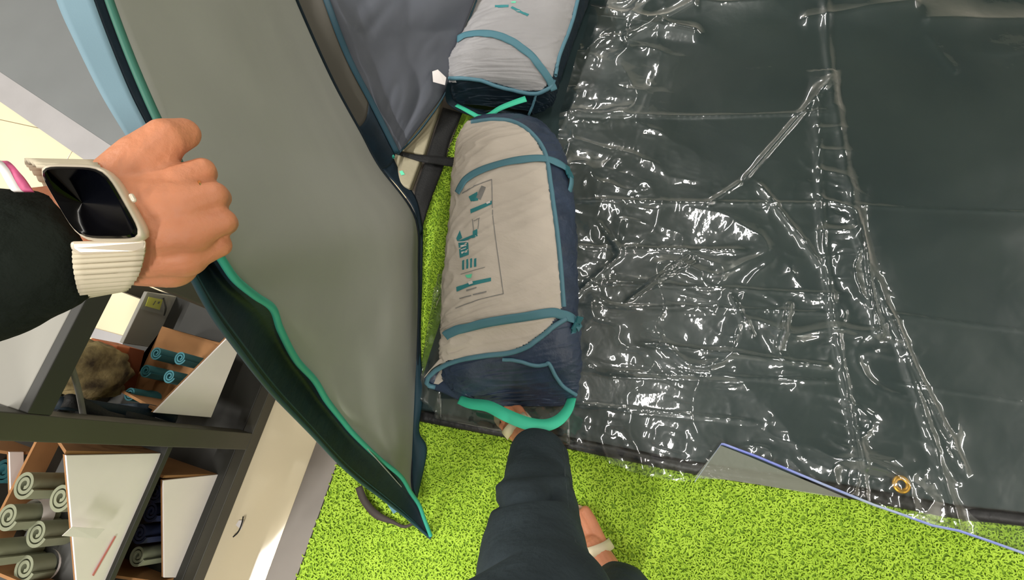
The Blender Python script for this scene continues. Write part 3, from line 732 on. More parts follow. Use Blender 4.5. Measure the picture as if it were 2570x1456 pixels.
# netting band and blue grey inner wall behind the lifted side
nl = [PZ(690, -160, .52), PZ(738, 0, .46), PZ(830, 205, .30), PZ(905, 340, .18), PZ(955, 425, .10)]
nr = [PZ(760, -160, .46), PZ(812, 0, .42), PZ(870, 150, .30), PZ(935, 275, .18), PZ(992, 388, .07)]
gn = loft2(nl, nr, 60, 12, lambda s, t: (-(np.sin(math.pi * t) * 0.02) + 0 * s)[..., None] * np.array([0, 0, 1.0]))
k = 43
sheet('netting_shade_band', gn[:k], MT['mesh'], tent, 0.001)['label'] = 'brown grey netting band'
sheet('netting_shade_band', gn[k - 1:], MT['navy'], tent, 0.001)  # navy lower stretch stands in for the shadow inside the tent
trim = [p + np.array([0, 0, .006]) for p in nr]
g = loft2(trim, [p + np.array([0.016, 0.006, 0.0]) for p in trim], 50, 4)
sheet('seam_tape', g, MT['navyteal'], tent, 0.0015)
il = [PZ(775, -160, .44), PZ(822, 0, .40), PZ(880, 150, .28), PZ(945, 275, .165), PZ(993, 380, .06)]
ir = [PZ(1260, -160, .24), PZ(1192, 0, .21), PZ(1148, 120, .15), PZ(1120, 225, .10), PZ(1000, 385, .055)]
def bul2(s, t):
    z = 0.028 * np.abs(vnoise(s * 4 + 2, t * 2.5 + 4, 81)) + 0.010 * np.abs(vnoise(s * 9 + t * 5, t * 4, 82)) * (1 - t)
    return (z * np.sin(math.pi * t) ** 0.5 * (1 - s ** 3))[..., None] * np.array([0.3, -0.3, 1.0])
sheet('inner_wall', loft2(il, ir, 80, 50, bul2), MT['tentblue'], tent, 0.0015)['label'] = 'crumpled blue grey inner wall'
tube('inner_hem', spline([PZ(1196, 0, .205), PZ(1150, 122, .145), PZ(1122, 225, .10), PZ(1060, 320, .07), PZ(998, 388, .055)], 40), 0.003, MT['navyteal'], tent)
tube('toggle', spline([PZ(990, 376, .07), PZ(986, 386, .07), PZ(988, 396, .07)], 8), 0.004, MT['piping'], tent)
# navy floor piece: dark corner under the fold, right of the panel
dk = loft2([PZ(900, 330, .16), PZ(948, 412, .09), PZ(1000, 470, .05), PZ(1040, 530, .035), PZ(1046, 600, .03)], [PZ(985, 385, .06), PZ(990, 402, .05), PZ(1012, 448, .03), PZ(1045, 500, .025), PZ(1062, 580, .022)], 30, 6)
sheet('groundsheet_edge', dk, MT['navy'], tent, 0.001)
dk = loft2([PZ(1044, 560, .02), PZ(1050, 700, .018), PZ(1047, 850, .018), PZ(1040, 960, .02)], [PZ(1062, 560, .016), PZ(1060, 700, .014), PZ(1056, 850, .014), PZ(1062, 980, .014)], 30, 4)
sheet('groundsheet_edge', dk, MT['navy'], tent, 0.001)
dk = loft2([PZ(1040, 880, .03), PZ(1036, 1000, .03), PZ(1034, 1100, .03), PZ(1030, 1180, .03), PZ(1030, 1258, .03)], [PZ(1056, 890, .02), PZ(1062, 990, .02), PZ(1052, 1080, .018), PZ(1071, 1130, .016), PZ(1048, 1250, .02)], 40, 8,
           lambda s, t: (0.008 * np.sin(math.pi * t) * (1 + 0 * s))[..., None] * np.array([0, 0, 1.0]))
sheet('groundsheet_flap', dk, MT['navyteal'], tent, 0.001)['label'] = 'dark teal groundsheet flap'
# webbing loop at the corner
lc = [PZ(900, 1222, .03), PZ(915, 1258, .022), PZ(945, 1292, .018), PZ(985, 1310, .018), PZ(1015, 1322, .018), PZ(1040, 1312, .028)]
cs = spline(lc, 40); tg = np.gradient(cs, axis=0); sd = np.cross(tg, [0, 0, 1.0]); sd /= np.linalg.norm(sd, axis=1, keepdims=True)
wv = np.interp(np.linspace(0, 1, 40), [0, .4, .65, 1], [.0095, .0095, .004, .0035])[:, None]
MT['brownweb'] = mat('brown black webbing', srgb(62, 54, 50), 0.7, weave=900)
sheet('webbing_loop', np.stack([cs - sd * wv, cs, cs + sd * wv], 1), MT['brownweb'], tent, 0.0015)['label'] = 'brown black webbing loop'
prism('tab', [PZ(972, 1265, .02), PZ(1000, 1282, .02), PZ(988, 1290, .018)], (0, 0, .002), MT['strap'], tent)

# beige folded carrier lying between tent and bags, with its webbing and a strip of painted shadow
car = empty('folded_carrier', PZ(1030, 400, 0), 'flat beige fabric carrier crossed by black webbing, between tent and bags', 'carrier')
def pad(name, pts, z0, th, m, parent):
    o = prism(name, [PZ(u, v, z0) for u, v in pts], (0, 0, th), m, parent); bevel(o, 0.006, 3); return o
MT['carbeige'] = mat('beige carrier fabric', srgb(168, 160, 134), 0.6, var=0.06, vscale=10, bump=0.4, bscale=20)
pad('body', [(1002, 362), (1045, 310), (1085, 265), (1118, 232), (1112, 260), (1092, 320), (1068, 398), (1000, 384)], 0.015, .022, MT['carbeige'], car)
pad('flap', [(950, 414), (992, 388), (1062, 408), (1034, 484), (1020, 478), (985, 450)], 0.015, .026, MT['carbeige'], car)
strip = loft2([PZ(985, 372, .045), PZ(1030, 386, .045), PZ(1070, 390, .042), PZ(1145, 396, .03)], [PZ(985, 384, .045), PZ(1030, 398, .045), PZ(1065, 408, .042), PZ(1145, 420, .03)], 24, 4)
sheet('webbing', strip, MT['black'], car, 0.002)
strip = loft2([PZ(1112, 270, .03), PZ(1092, 330, .028), PZ(1066, 410, .026), PZ(1040, 490, .024), PZ(1046, 560, .02)], [PZ(1160, 285, .02), PZ(1130, 350, .02), PZ(1112, 420, .02), PZ(1085, 490, .02), PZ(1060, 570, .016)], 30, 6)
sheet('webbing', strip, MT['black'], car, 0.002)  # this black strip stands in for the shadow in the gap beside the carrier
mk('print', [PZ(1002, 430, .0425), PZ(1010, 428, .0425), PZ(1016, 438, .0425), PZ(1007, 440, .0425)], [(0, 1, 2, 3)], MT['printmint'], car, False)

# ---------------------------------------------------------------- rack on the left
XR = -0.852
rack = empty('display_rack', (XR - 0.25, -0.2, 0), 'black metal open display rack standing on cream floor beside the turf', 'rack')
def rb(name, x0, x1, y0, y1, z0, z1, m, bev=0.002): return box(name, (x0, y0, z0), (x1, y1, z1), m, rack, bev)
YA, YB = PX(300, 615, XR)[1], -1.25
rb('base_rail', XR - 0.03, XR, YB, YA, 0.0, 0.045, MT['rack'])
rb('deck', XR - 0.50, XR - 0.03, YB, YA, 0.03, 0.045, MT['rackdark'])
rb('post', XR - 0.045, XR, -0.212, -0.168, 0.0455, 1.1, MT['rack'])
rb('post', XR - 0.045, XR, YA - 0.04, YA, 0.0, 1.1, MT['rack'])
rb('post', XR - 0.045, XR, YB, YB + 0.04, 0.0, 1.1, MT['rack'])
for yy in (-0.19, YA - 0.02, YB + 0.02):
    rb('rear_post', XR - 0.50, XR - 0.46, yy - 0.02, yy + 0.02, 0.0, 1.1, MT['rack'])
ztop = PX(130, 920, XR)[2]; zlow = PX(203, 900, XR)[2]
rb('shelf_fascia', XR - 0.02, XR - 0.001, -0.168, YA - 0.04, zlow, ztop, MT['rackdark'])
rb('shelf_board', XR - 0.26, XR - 0.021, -0.168, YA - 0.04, ztop - 0.02, ztop - 0.002, MT['rackgrey'])
ZS = PX(404, 1138, XR - .04)[2]
rb('shelf_board', XR - 0.50, XR - 0.03, YB + 0.04, -0.212, ZS - .016, ZS - .001, MT['rackdark'])
# grey rear panel of the lower deck with a price sleeve on its corner
XB = XR - 0.40
q = [PX(370, 733, XB), PX(308, 862, XB), PX(430, 880, XB), PX(640, 890, XB), PX(640, 775, XB)]
prism('rear_panel', q, (-0.012, 0, 0), MT['rackgrey'], rack, 0.002)
tagp = empty('price_tag', PX(388, 762, XB + .006), 'yellow price card in a clear sleeve on the grey rack panel', 'price tag')
prism('card', [PX(373, 745, XB + .006), PX(408, 752, XB + .006), PX(400, 778, XB + .006), PX(365, 768, XB + .006)], (0.001, 0, 0), MT['yellow'], tagp)
prism('ink', [PX(390, 755, XB + .0085), PX(392, 755, XB + .0085), PX(385, 766, XB + .0085), PX(383, 766, XB + .0085)], (0.0004, 0, 0), MT['ink'], tagp)
prism('ink', [PX(397, 757, XB + .0085), PX(402, 757, XB + .0085), PX(399, 763, XB + .0085), PX(395, 762, XB + .0085)], (0.0004, 0, 0), MT['ink'], tagp)
prism('sleeve', [PX(372, 733, XB + .010), PX(420, 742, XB + .010), PX(408, 790, XB + .010), PX(354, 776, XB + .010)], (0.0006, 0, 0), MT['clearpvc'], tagp)
tube('hook', spline([PX(410, 748, XB + .012), PX(416, 772, XB + .02), PX(412, 792, XB + .012)], 10), 0.0022, MT['rackdark'], tagp, 6)

# cartons
def carton(label, front, xf, depth, thick=0.006, white=True, ztopb=None, group=None, zfar=None):
    f = [PX(u, v, xf) for u, v in front]          # bottom far, bottom near, top near, top far
    r = empty('carton', (f[0] + f[1]) / 2, label, 'box', group)
    prism('front', f, (-0.004, 0, 0), MT['whitecard'], r, 0.0008)
    prism('lining', [p - [0.0045, 0, 0] for p in f], (-0.003, 0, 0), MT['carton'], r)
    dx = np.array([-depth, 0, 0]); zb = min(f[0][2], f[1][2])
    zt_n, zt_f = f[2][2], f[3][2]
    yn = f[1][1]; yf = f[0][1]
    tb = ztopb if ztopb else max(zt_n, zt_f)
    tf = zfar if zfar else tb
    prism('side', [(xf - .004, yn, zb), (xf - depth, yn, zb), (xf - depth, yn, tb), (xf - .004, yn, zt_n)], (0, thick, 0), MT['carton'], r)
    prism('side', [(xf - .004, yf, zb), (xf - depth, yf, zb), (xf - depth, yf, tf), (xf - .004, yf, max(zt_f, zb + .05))], (0, -thick, 0), MT['carton'], r)
    prism('back', [(xf - depth, yn, zb), (xf - depth, yf, zb), (xf - depth, yf, tf), (xf - depth, yn, tb)], (thick, 0, 0), MT['carton'], r)
    prism('bottom', [(xf - .004, yn, zb), (xf - depth, yn, zb), (xf - depth, yf, zb), (xf - .004, yf, zb)], (0, 0, thick), MT['carton'], r)
    return r, zb
def roll(name, label, top, rad, length, m, lean, group, turns=2.2, hasband=False):
    # spiral wound foam sheet, standing with its open end at 'top'
    r = empty(name, top, label, 'roll', group)
    d = nrm(lean); ex = nrm(np.cross(d, [0.1, 1, 0])); ey_ = np.cross(d, ex)
    n = int(26 * turns); th = rad * 0.86 / (turns + 0.6); V = []
    for i in range(n + 1):
        a = 2 * math.pi * turns * i / n; rr = rad - (rad - rad * 0.28) * (i / n) * 0.98
        for (rd, zz) in ((rr, 0), (rr - th * 0.72, 0), (rr - th * 0.72, length), (rr, length)):
            V.append(np.asarray(top) + (math.cos(a) * ex + math.sin(a) * ey_) * max(rd, 0.001) + d * zz)
    fs = gridfaces(n + 1, 4, True) + [(0, 1, 2, 3), (4 * n + 3, 4 * n + 2, 4 * n + 1, 4 * n)]
    o = mk('sheet', V, fs, m, r, True)
    e = o.modifiers.new('split', 'EDGE_SPLIT'); e.split_angle = 0.8
    if hasband:
        V, fs = [], []
        k = 24
        for zz in (length * .45, length * .72):
            for j in range(k):
                a = 2 * math.pi * j / k; V.append(np.asarray(top) + (math.cos(a) * ex + math.sin(a) * ey_) * (rad + .0012) + d * zz)
        mk('paper_band', V, gridfaces(2, k, True), MT['paper'], r)
    return r
XT = XR - 0.055
cT, zb = carton('white faced carton with slanted front holding teal rolls on the lower deck', [(600, 875), (530, 1048), (386, 1036), (574, 846)], XT, 0.24, ztopb=PX(285, 990, XT - .24)[2], zfar=PX(480, 825, XT - .24)[2])
downv = (0.10, 0.0, -1)
G = 'teal foam rolls in the slanted carton'
tops = [(392, 886, 'top row, far end'), (452, 898, 'top row, near its white face'), (366, 930, ''), (425, 944, ''), (326, 988, ''), (375, 994, '')]
lbls = ['teal foam roll, uppermost and leftmost in the slanted carton', 'teal foam roll, uppermost beside the slanted white card face',
        'teal foam roll, left one of the middle pair in carton', 'teal foam roll, right one of the middle pair in carton',
        'teal foam roll, lowest and leftmost by the brown carton side', 'teal foam roll, right one of the lowest pair in carton']
for (u, v, _), lb in zip(tops, lbls):
    t = PX(u, v, XT - (0.17 if u < 400 else 0.09))
    roll('foam_roll', lb, t, 0.0185, max(0.12, t[2] - zb - 0.02), MT['tealfoam'], downv, G)
XU = XR - 0.02
c1, zb1 = carton('tall white faced carton of sage green rolls on upper shelf', [(404, 1138), (270, 1500), (196, 1500), (166, 1143)], XU - .02, 0.26, ztopb=PX(40, 1200, XU - .28)[2])
G = 'sage green foam rolls in the tall carton'
sg = [(62, 1216, 'sage green foam roll, topmost left beside the white card edge', False), (152, 1248, 'sage green foam roll, topmost right against the carton front', True),
      (20, 1296, 'sage green foam roll cut by the left frame edge', True), (92, 1338, 'sage green foam roll in the middle with loose paper below', False),
      (62, 1425, 'sage green foam roll, lowest, with printed paper band', True), (-25, 1385, 'sage green foam roll, leftmost, mostly outside the photo', False)]
for (u, v, lb, hb) in sg:
    xx = XU - (0.10 if u > 120 else 0.17 if u > 30 else 0.22)
    t = PX(u, v, xx); roll('foam_roll', lb, t, 0.030, max(0.1, t[2] - zb1 - 0.02), MT['sage'], (0.12, 0, -1), G, hasband=hb)
c2, zb2 = carton('smaller white faced carton of dark blue rolls on the bottom deck', [(560, 1190), (465, 1450), (412, 1450), (410, 1206)], XR - 0.05, 0.22, ztopb=0.24)
G = 'dark blue foam rolls in the smaller carton'
for (u, v, lb, mm) in [(388, 1236, 'dark blue foam roll, topmost in the smaller carton', 'bluefoam'), (378, 1284, 'dark blue foam roll, second from top in smaller carton', 'bluefoam'),
                       (350, 1338, 'dark blue foam roll standing proud between the two cartons', 'bluefoam'), (345, 1395, 'grey green foam roll below the dark blue ones', 'sage')]:
    t = PX(u, v, XR - 0.12); roll('foam_roll', lb, t, 0.026, max(0.1, t[2] - zb2 - 0.02), MT[mm], (0.12, 0, -1), G if mm == 'bluefoam' else None)
# carton behind with teal content at the picture's left edge
c3, zb3 = carton('white edged carton at the far left behind sage rolls', [(60, 1135), (60, 1330), (30, 1330), (24, 1135)], XU - 0.30, 0.16, ztopb=0.62)
t = PX(8, 1180, XU - 0.36); roll('foam_roll', 'teal foam roll at the far left edge behind sage rolls', t, 0.03, 0.2, MT['tealfoam'], (0.1, 0, -1), None)
t = PX(5, 1290, XU - 0.36); roll('foam_roll', 'dark teal foam roll at left edge, below another one', t, 0.03, 0.2, MT['tealfoam'], (0.1, 0, -1), None)
# loose paper tag and red line on tall carton
tp = prism('paper_tag', [PX(155, 1345, XU + .01), PX(180, 1322, XU + .012), PX(262, 1328, XU + .004), PX(240, 1352, XU + .004)], (.001, 0, 0), MT['paper'])
tag(tp, 'white paper tag sticking out over the tall carton edge', 'tag')
prism('red_stripe', [PX(288, 1345, XU - .018), PX(291, 1347, XU - .018), PX(235, 1446, XU - .018), (PX(231, 1444, XU - .018))], (.0006, 0, 0), MT['red'], c1)
# bundle of dark straps and boots on the lower deck
dkb = empty('strap_bundle', PX(250, 1060, XR - .12), 'tangle of black straps lying on the rack behind the post', 'straps')
for i in range(16):
    u0 = random.uniform(90, 330); v0 = random.uniform(1015, 1085)
    pts = [PX(u0, v0, XR - random.uniform(.08, .2)), PX(u0 + random.uniform(40, 110), v0 + random.uniform(-20, 35), XR - random.uniform(.05, .12)), PX(u0 + random.uniform(150, 290), min(1096, v0 + random.uniform(20, 70)), XR - random.uniform(.05, .12))]
    cs = spline(pts, 16); gtt = np.stack([cs - [0, .012, 0], cs, cs + [0, .012, 0.004]], 1)
    sheet('strap', gtt, MT['black'] if i % 3 else MT['navy'], dkb, 0.002)
gs = spline([PX(178, 915, XR - .05), PX(198, 985, XR - .05), (PX(214, 1072, XR - .05))], 14)
gst = empty('grey_strap', gs[0], 'grey webbing strap hanging down in front of the camouflage bundle', 'strap')
sheet('webbing', np.stack([gs - [0, 0, .007], gs + [0, 0, .007]], 1), mat('grey webbing', srgb(120, 118, 114), .7, weave=900), gst, 0.002)
def lump(name, cu, cv, xx, rx, ry, rz, m, seed, lab, cat, nseg=40):
    c = PX(cu, cv, xx); V = []
    for i in range(nseg // 2 + 1):
        th = math.pi * i / (nseg // 2)
        for j in range(nseg):
            ph = 2 * math.pi * j / nseg
            p = np.array([math.sin(th) * math.cos(ph), math.sin(th) * math.sin(ph), math.cos(th)])
            p = np.sign(p) * np.abs(p) ** 0.75
            n_ = 1 + 0.12 * float(vnoise(np.array(p[0] * 3 + 7), np.array(p[1] * 3 + p[2] * 4), seed)) + 0.05 * float(vnoise(np.array(p[0] * 9), np.array(p[1] * 8 + p[2] * 9), seed + 1))
            V.append(c + p * [rx, ry, rz] * n_)
    o = mk(name, V, gridfaces(nseg // 2 + 1, nseg, True), m); return tag(o, lab, cat)
lump('camouflage_bundle', 222, 925, XR - .30, .055, .065, .10, MT['camo'], 5, 'olive brown camouflage fabric bundle at the back of the rack', 'bundle')
ob = empty('orange_box', PX(300, 940, XR - .26), 'orange brown box between camouflage bundle and teal rolls', 'box')
p0 = [PX(295, 868, XR - .27), PX(360, 880, XR - .27), PX(330, 985, XR - .27), PX(262, 985, XR - .27)]
bevel(prism('body', p0, (-.08, 0, 0), MT['orange'], ob), .003)
p1 = [PX(325, 872, XR - .268), PX(362, 880, XR - .268), PX(335, 985, XR - .268), PX(305, 975, XR - .268)]
prism('panel', p1, (.001, 0, 0), mat('dark rust card', srgb(110, 52, 22), .7), ob)
# small light clamp on the carton and cable on the rack base
prism('hand_hole', [PX(512, 853, XT - .235), PX(516, 843, XT - .235), PX(555, 852, XT - .235), PX(558, 862, XT - .235)], (.002, 0, 0), MT['paper'], cT)
cb = tube('cable', spline([PX(612, 1280, XR + .006), PZ(608, 1310, .02), PZ(598, 1335, .006), PZ(585, 1348, .006)], 20), 0.0018, MT['black'], None, 6)
tag(cb, 'short thin black cable curling out from the rack base', 'cable')
sk = prism('floor_sticker', [PZ(592, 1318, .001), PZ(600, 1306, .001), PZ(612, 1306, .001), PZ(606, 1330, .001)], (0, 0, .001), MT['paper']); tag(sk, 'small white sticker on cream floor beside the cable', 'sticker')

# ---------------------------------------------------------------- the person
def capsule_g(a, b, ra, rb_, seg=16, rings=5, sq=(1, 1), side=None):
    a, b = np.asarray(a, float), np.asarray(b, float); d = nrm(b - a)
    s = np.asarray(side, float) if side is not None else np.array([0.31, 0.2, 0.93])
    ex = nrm(s - d * s.dot(d)); ey_ = np.cross(d, ex); V = []; prof = []
    for i in range(rings): t = math.pi / 2 * (1 - (i + 0.001) / rings); prof.append((a - d * ra * math.sin(t), ra * math.cos(t)))
    prof.append((a, ra)); prof.append((b, rb_))
    for i in range(1, rings + 1): t = math.pi / 2 * (i - 0.001) / rings; prof.append((b + d * rb_ * math.sin(t), rb_ * math.cos(t)))
    for c, r in prof:
        for j in range(seg):
            an = 2 * math.pi * j / seg; V.append(c + r * (math.cos(an) * ex * sq[0] + math.sin(an) * ey_ * sq[1]))
    n = len(prof)
    return V, gridfaces(n, seg, True) + [tuple(range(seg))[::-1], tuple(range((n - 1) * seg, n * seg))]
def chain(parts, pts, **kw):
    for (p, r), (q, s) in zip(pts[:-1], pts[1:]): parts.append(capsule_g(p, q, r, s, **kw))
def blend_body(name, parts, m, parent, voxel, smooth=3):
    V, Fs = merge(parts); o = mk(name, V, Fs, m, parent)
    r = o.modifiers.new('remesh', 'REMESH'); r.mode = 'VOXEL'; r.voxel_size = voxel; r.use_smooth_shade = True
    if smooth:
        s = o.modifiers.new('smooth', 'SMOOTH'); s.iterations = smooth; s.factor = 0.5
    return o
person = empty('person', (0.0, -0.25, 0), 'person in dark jeans and black knit sleeve lifting the tent edge, seen from above', 'person')
hipL, hipR = np.array([-0.09, -0.30, 0.86]), np.array([0.10, -0.33, 0.86])
shL, shR = np.array([-0.20, -0.34, 1.30]), np.array([0.20, -0.36, 1.30])
neck = np.array([0.0, -0.33, 1.38]); head = np.array([0.0, -0.27, 1.56])
kneeF = PZ(1345, 1350, .46); ankF = PZ(1350, 1135, .085)
ankB = PZ(1560, 1485, .085); kneeB = np.array([0.17, -0.31, 0.46])
B = []
# front foot (mostly under the hem and handle) and back foot
def foot(B, ank, heel, toe, w=1.0):
    h_, t_ = np.asarray(heel), np.asarray(toe); d = nrm(t_ - h_); s = np.array([-d[1], d[0], 0])
    B.append(capsule_g(ank + [0, 0, .06], h_ + [0, 0, .012], .036 * w, .031 * w))
    B.append(capsule_g(ank, h_ * .45 + t_ * .55 + [0, 0, .008], .034 * w, .029 * w))
    B.append(capsule_g(h_, h_ * .4 + t_ * .6, .030 * w, .030 * w))
    L = np.linalg.norm(t_ - h_)
    for k_, (o_, ln, r_) in enumerate([(-.030, .0, .0125), (-.013, .006, .0095), (.002, .0, .009), (.016, -.010, .0085), (.029, -.022, .008)]):
        B.append(capsule_g(h_ * .45 + t_ * .55 + s * o_ * .6 * w, t_ + s * o_ * w + d * (ln - .035) + [0, 0, -.008], .017 * w, r_))
        B.append(capsule_g(t_ + s * o_ * w + d * (ln - .035) + [0, 0, -.008], t_ + s * o_ * w + d * (ln - .012) + [0, 0, -.014], r_, r_ * .95))
heelF, toeF = PZ(1378, 1165, .045), PZ(1268, 1035, .045)
toeF = heelF + nrm(toeF - heelF) * .185
foot(B, ankF, heelF, toeF)
heelB = PZ(1572, 1505, .04); toeB = heelB + nrm(PZ(1462, 1330, .04) - heelB) * .215
foot(B, ankB, heelB, toeB)
chain(B, [(ankF, .034), (PZ(1350, 1210, .21), .044), (PZ(1345, 1330, .40), .050), (PZ(1343, 1400, .50), .055), (PZ(1348, 1590, .68), .070), (hipL, .082)])
chain(B, [(ankB, .034), (ankB * .5 + kneeB * .5, .050), (kneeB, .052), (hipR, .078)])
B.append(capsule_g(hipL + [.03, 0, .03], hipR + [-.03, 0, .03], .11, .11))
chain(B, [((hipL + hipR) / 2 + [0, 0, .04], .12), (np.array([0, -.35, 1.05]), .105), (np.array([0, -.36, 1.22]), .13)])
B.append(capsule_g(shL + [.04, 0, -.02], shR + [-.04, 0, -.02], .055, .055))
chain(B, [((shL + shR) / 2, .06), (neck, .05), (head - [0, .01, .06], .05)])
B.append(capsule_g(head + [0, -.02, .03], head + [0, .015, -.03], .088, .07, sq=(1, .88)))
B.append(capsule_g(head + [0, .085, -.01], head + [0, .097, -.03], .010, .013))       # nose
for s_ in (-1, 1): B.append(capsule_g(head + [s_ * .078, -.01, .0], head + [s_ * .08, -.005, -.03], .012, .009))   # ears
# right arm, bent up beside the camera's own height
elR = np.array([0.30, -0.30, 1.04]); wrR = np.array([0.20, -0.10, 1.22])
chain(B, [(shR, .05), (elR, .036), (wrR, .025)])
for i_ in range(4):
    b0 = wrR + np.array([-.05 - .0 * i_, .045 - .018 * i_, .045]); chain(B, [(wrR, .024), (b0, .012), (b0 + [-.03, .0, .02], .009), (b0 + [-.04, .0, .042], .008)])
chain(B, [(wrR, .02), (wrR + [.0, .05, .02], .013), (wrR + [-.02, .07, .045], .010)])
# left arm and the gripping hand
wr = P(262, 560, .306); fa = P(70, 620, .305); elL = P(-560, 760, .29)
chain(B, [(shL, .05), (elL, .038), (fa, .033), (wr, .0245)])
chain(B, [(P(262, 520, .303), .018), (P(262, 610, .303), .019)])
def hp_(*q): return P(*q)
palm = [((330, 505), (448, 464), .020, .0125, .305), ((330, 530), (468, 514), .020, .0140, .300), ((325, 570), (478, 575), .020, .0140, .302), ((320, 620), (464, 640), .019, .0130, .310)]
for (a, b, ra, rb2, dd) in palm: B.append(capsule_g(P(a[0], a[1], dd - .006), P(b[0], b[1], dd), ra, rb2))
B.append(capsule_g(P(345, 650, .315), P(430, 660, .318), .016, .015))
B.append(capsule_g(P(360, 540, .325), P(440, 590, .33), .020, .018))
fing = [[(450, 462, .303, .0112), (508, 428, .309, .0074), (516, 436, .334, .0070), (470, 446, .348, .0066)],
        [(470, 514, .298, .0120), (538, 490, .303, .0077), (550, 497, .332, .0073), (494, 506, .350, .0068)],
        [(480, 575, .300, .0118), (560, 556, .306, .0075), (568, 560, .334, .0071), (504, 564, .352, .0066)],
        [(466, 638, .308, .0112), (552, 616, .317, .0068), (554, 617, .342, .0064), (500, 614, .356, .0060)]]
for f_ in fing: chain(B, [(P(u, v, d_), r_) for u, v, d_, r_ in f_])
chain(B, [(P(300, 480, .298), .019), (P(360, 408, .302), .0160), (P(415, 350, .306), .0118), (P(462, 336, .316), .0092)])
B.append(capsule_g(P(350, 425, .308), P(405, 455, .310), .017, .014))
body = blend_body('body', B, MT['skin'], person, 0.0018, 2)
# clothes
def loft_tube_g(cs, rs, n, seg=48, crumple=0.003, seed=3, flat=1.0, sx=None):
    c = spline(cs, n); r = spline([[q] for q in rs], n)[:, 0]; V = np.zeros((n, seg, 3)); up = None
    for i in range(n):
        t = nrm(c[min(i + 1, n - 1)] - c[max(i - 1, 0)])
        if up is None: up = nrm(np.cross(t, [0, 1.0, 0]))
        up = nrm(up - t * up.dot(t)); s = np.cross(t, up)
        for j in range(seg):
            a = 2 * math.pi * j / seg; V[i, j] = c[i] + r[i] * (math.cos(a) * up + math.sin(a) * s * flat)
    ii = np.arange(n)[:, None] / n; ja = np.arange(seg)[None, :] / seg * 2 * math.pi
    q = crumple * (vnoise(ii * 9 + np.cos(ja) * 1.2, np.sin(ja) * 1.4 + ii * 3, seed) + .5 * vnoise(ii * 22 + np.cos(ja) * 2, np.sin(ja) * 2.5 + ii * 6, seed + 1))
    cc = V.mean(1, keepdims=True); dr = V - cc; V += dr / np.linalg.norm(dr, axis=-1, keepdims=True) * q[..., None]
    return V
cufF = PZ(1352, 1098, .115)
lF = [PZ(1352, 1142, .11), PZ(1350, 1195, .20), PZ(1348, 1250, .30), PZ(1344, 1310, .40), PZ(1342, 1380, .50), PZ(1345, 1465, .59), PZ(1368, 1570, .68), hipL + [0, 0, -.02]]
rF = [.068, .071, .075, .080, .084, .086, .090, .104]
VF = loft_tube_g(lF, rF, 110, 64, .0035, 41, .92)
# fold across the back of the knee
nn = VF.shape[0]
uvF = proj(VF)
fold = np.exp(-((uvF[..., 1] - (1258 - (uvF[..., 0] - 1240) * 0.12 + 20 * ((uvF[..., 0] - 1330) / 120) ** 2)) / 9) ** 2) * (uvF[..., 0] < 1400)
fold2 = np.exp(-((uvF[..., 1] - (1228 - (uvF[..., 0] - 1240) * 0.10)) / 12) ** 2) * (uvF[..., 0] < 1420)
cc = VF.mean(1, keepdims=True); dr = VF - cc; dr /= np.linalg.norm(dr, axis=-1, keepdims=True)
VF += dr * (-0.016 * fold + 0.009 * fold2)[..., None]
lB = [PZ(1560, 1482, .115), PZ(1572, 1540, .24), kneeB, np.array([.13, -.29, .68]), hipR + [0, 0, -.02]]
VB = loft_tube_g(lB, [.058, .068, .080, .094, .108], 90, 56, .0035, 43, .95)
hips = capsule_g(hipL + [.02, 0, .03], hipR + [-.02, 0, .03], .128, .128, 24)
waist = capsule_g((hipL + hipR) / 2 + [0, 0, .04], [0, -.345, .98], .135, .118, 24)
V, Fs = merge([(list(VF.reshape(-1, 3)), gridfaces(nn, VF.shape[1], True)), (list(VB.reshape(-1, 3)), gridfaces(VB.shape[0], VB.shape[1], True)), hips, waist])
jeans = mk('jeans', V, Fs, MT['denim'], person); jeans['label'] = 'dark washed denim jeans'
s_ = jeans.modifiers.new('thickness', 'SOLIDIFY'); s_.thickness = 0.0025; s_.offset = -1
bvF = BVHTree.FromPolygons([tuple(p) for p in VF.reshape(-1, 3)], gridfaces(nn, VF.shape[1], True))
p, _ = drape_line(bvF, [(1412, 1122), (1416, 1180), (1421, 1240), (1426, 1290), (1432, 1330), (1445, 1370)], 70, .0006)
if len(p) > 4:
    sm = tube('seam', smooth_path(p, 3), 0.0020, MT['stitch'], person, 6)
    for i in range(4, len(p) - 3, 3):
        pass
# cuff hems
for Vx in (VF, VB):
    ring = np.vstack([Vx[0], Vx[0][:1]]); tube('cuff_hem', ring, 0.0028, MT['stitch'], person, 6)
# sweater
Wt = []
chain(Wt, [(np.array([0, -.345, .96]), .14), (np.array([0, -.36, 1.22]), .15)])
Wt.append(capsule_g(shL + [.03, 0, -.03], shR + [-.03, 0, -.03], .072, .072))
slv = P(70, 640, .29)
chain(Wt, [(shL, .066), (elL, .055), (P(-60, 665, .285), .043), (slv, .036)])
chain(Wt, [(shR, .066), (elR, .055), (elR * .3 + wrR * .7, .040)])
swe = blend_body('sweater', Wt, MT['knit'], person, 0.006, 3); swe['label'] = 'black green knitted sweater'
Hr = [capsule_g(head + [0, -.04, .045], head + [0, -.055, -.02], .094, .088)]
chain(Hr, [(head + [0, -.06, 0], .085), (head + [0, -.11, -.12], .07), (head + [0, -.13, -.22], .045)])
blend_body('hair', Hr, MT['hair'], person, 0.006, 3)
for s in (-1, 1):
    V, Fs = capsule_g(head + [s * .03, .066, .012], head + [s * .034, .066, .012], .0105, .0105); mk('eye', V, Fs, MT['paper'], person)
mk('lips', *capsule_g(head + [-.016, .078, -.055], head + [.016, .078, -.055], .006, .006), mat('lips', srgb(176, 96, 86), .5), person)
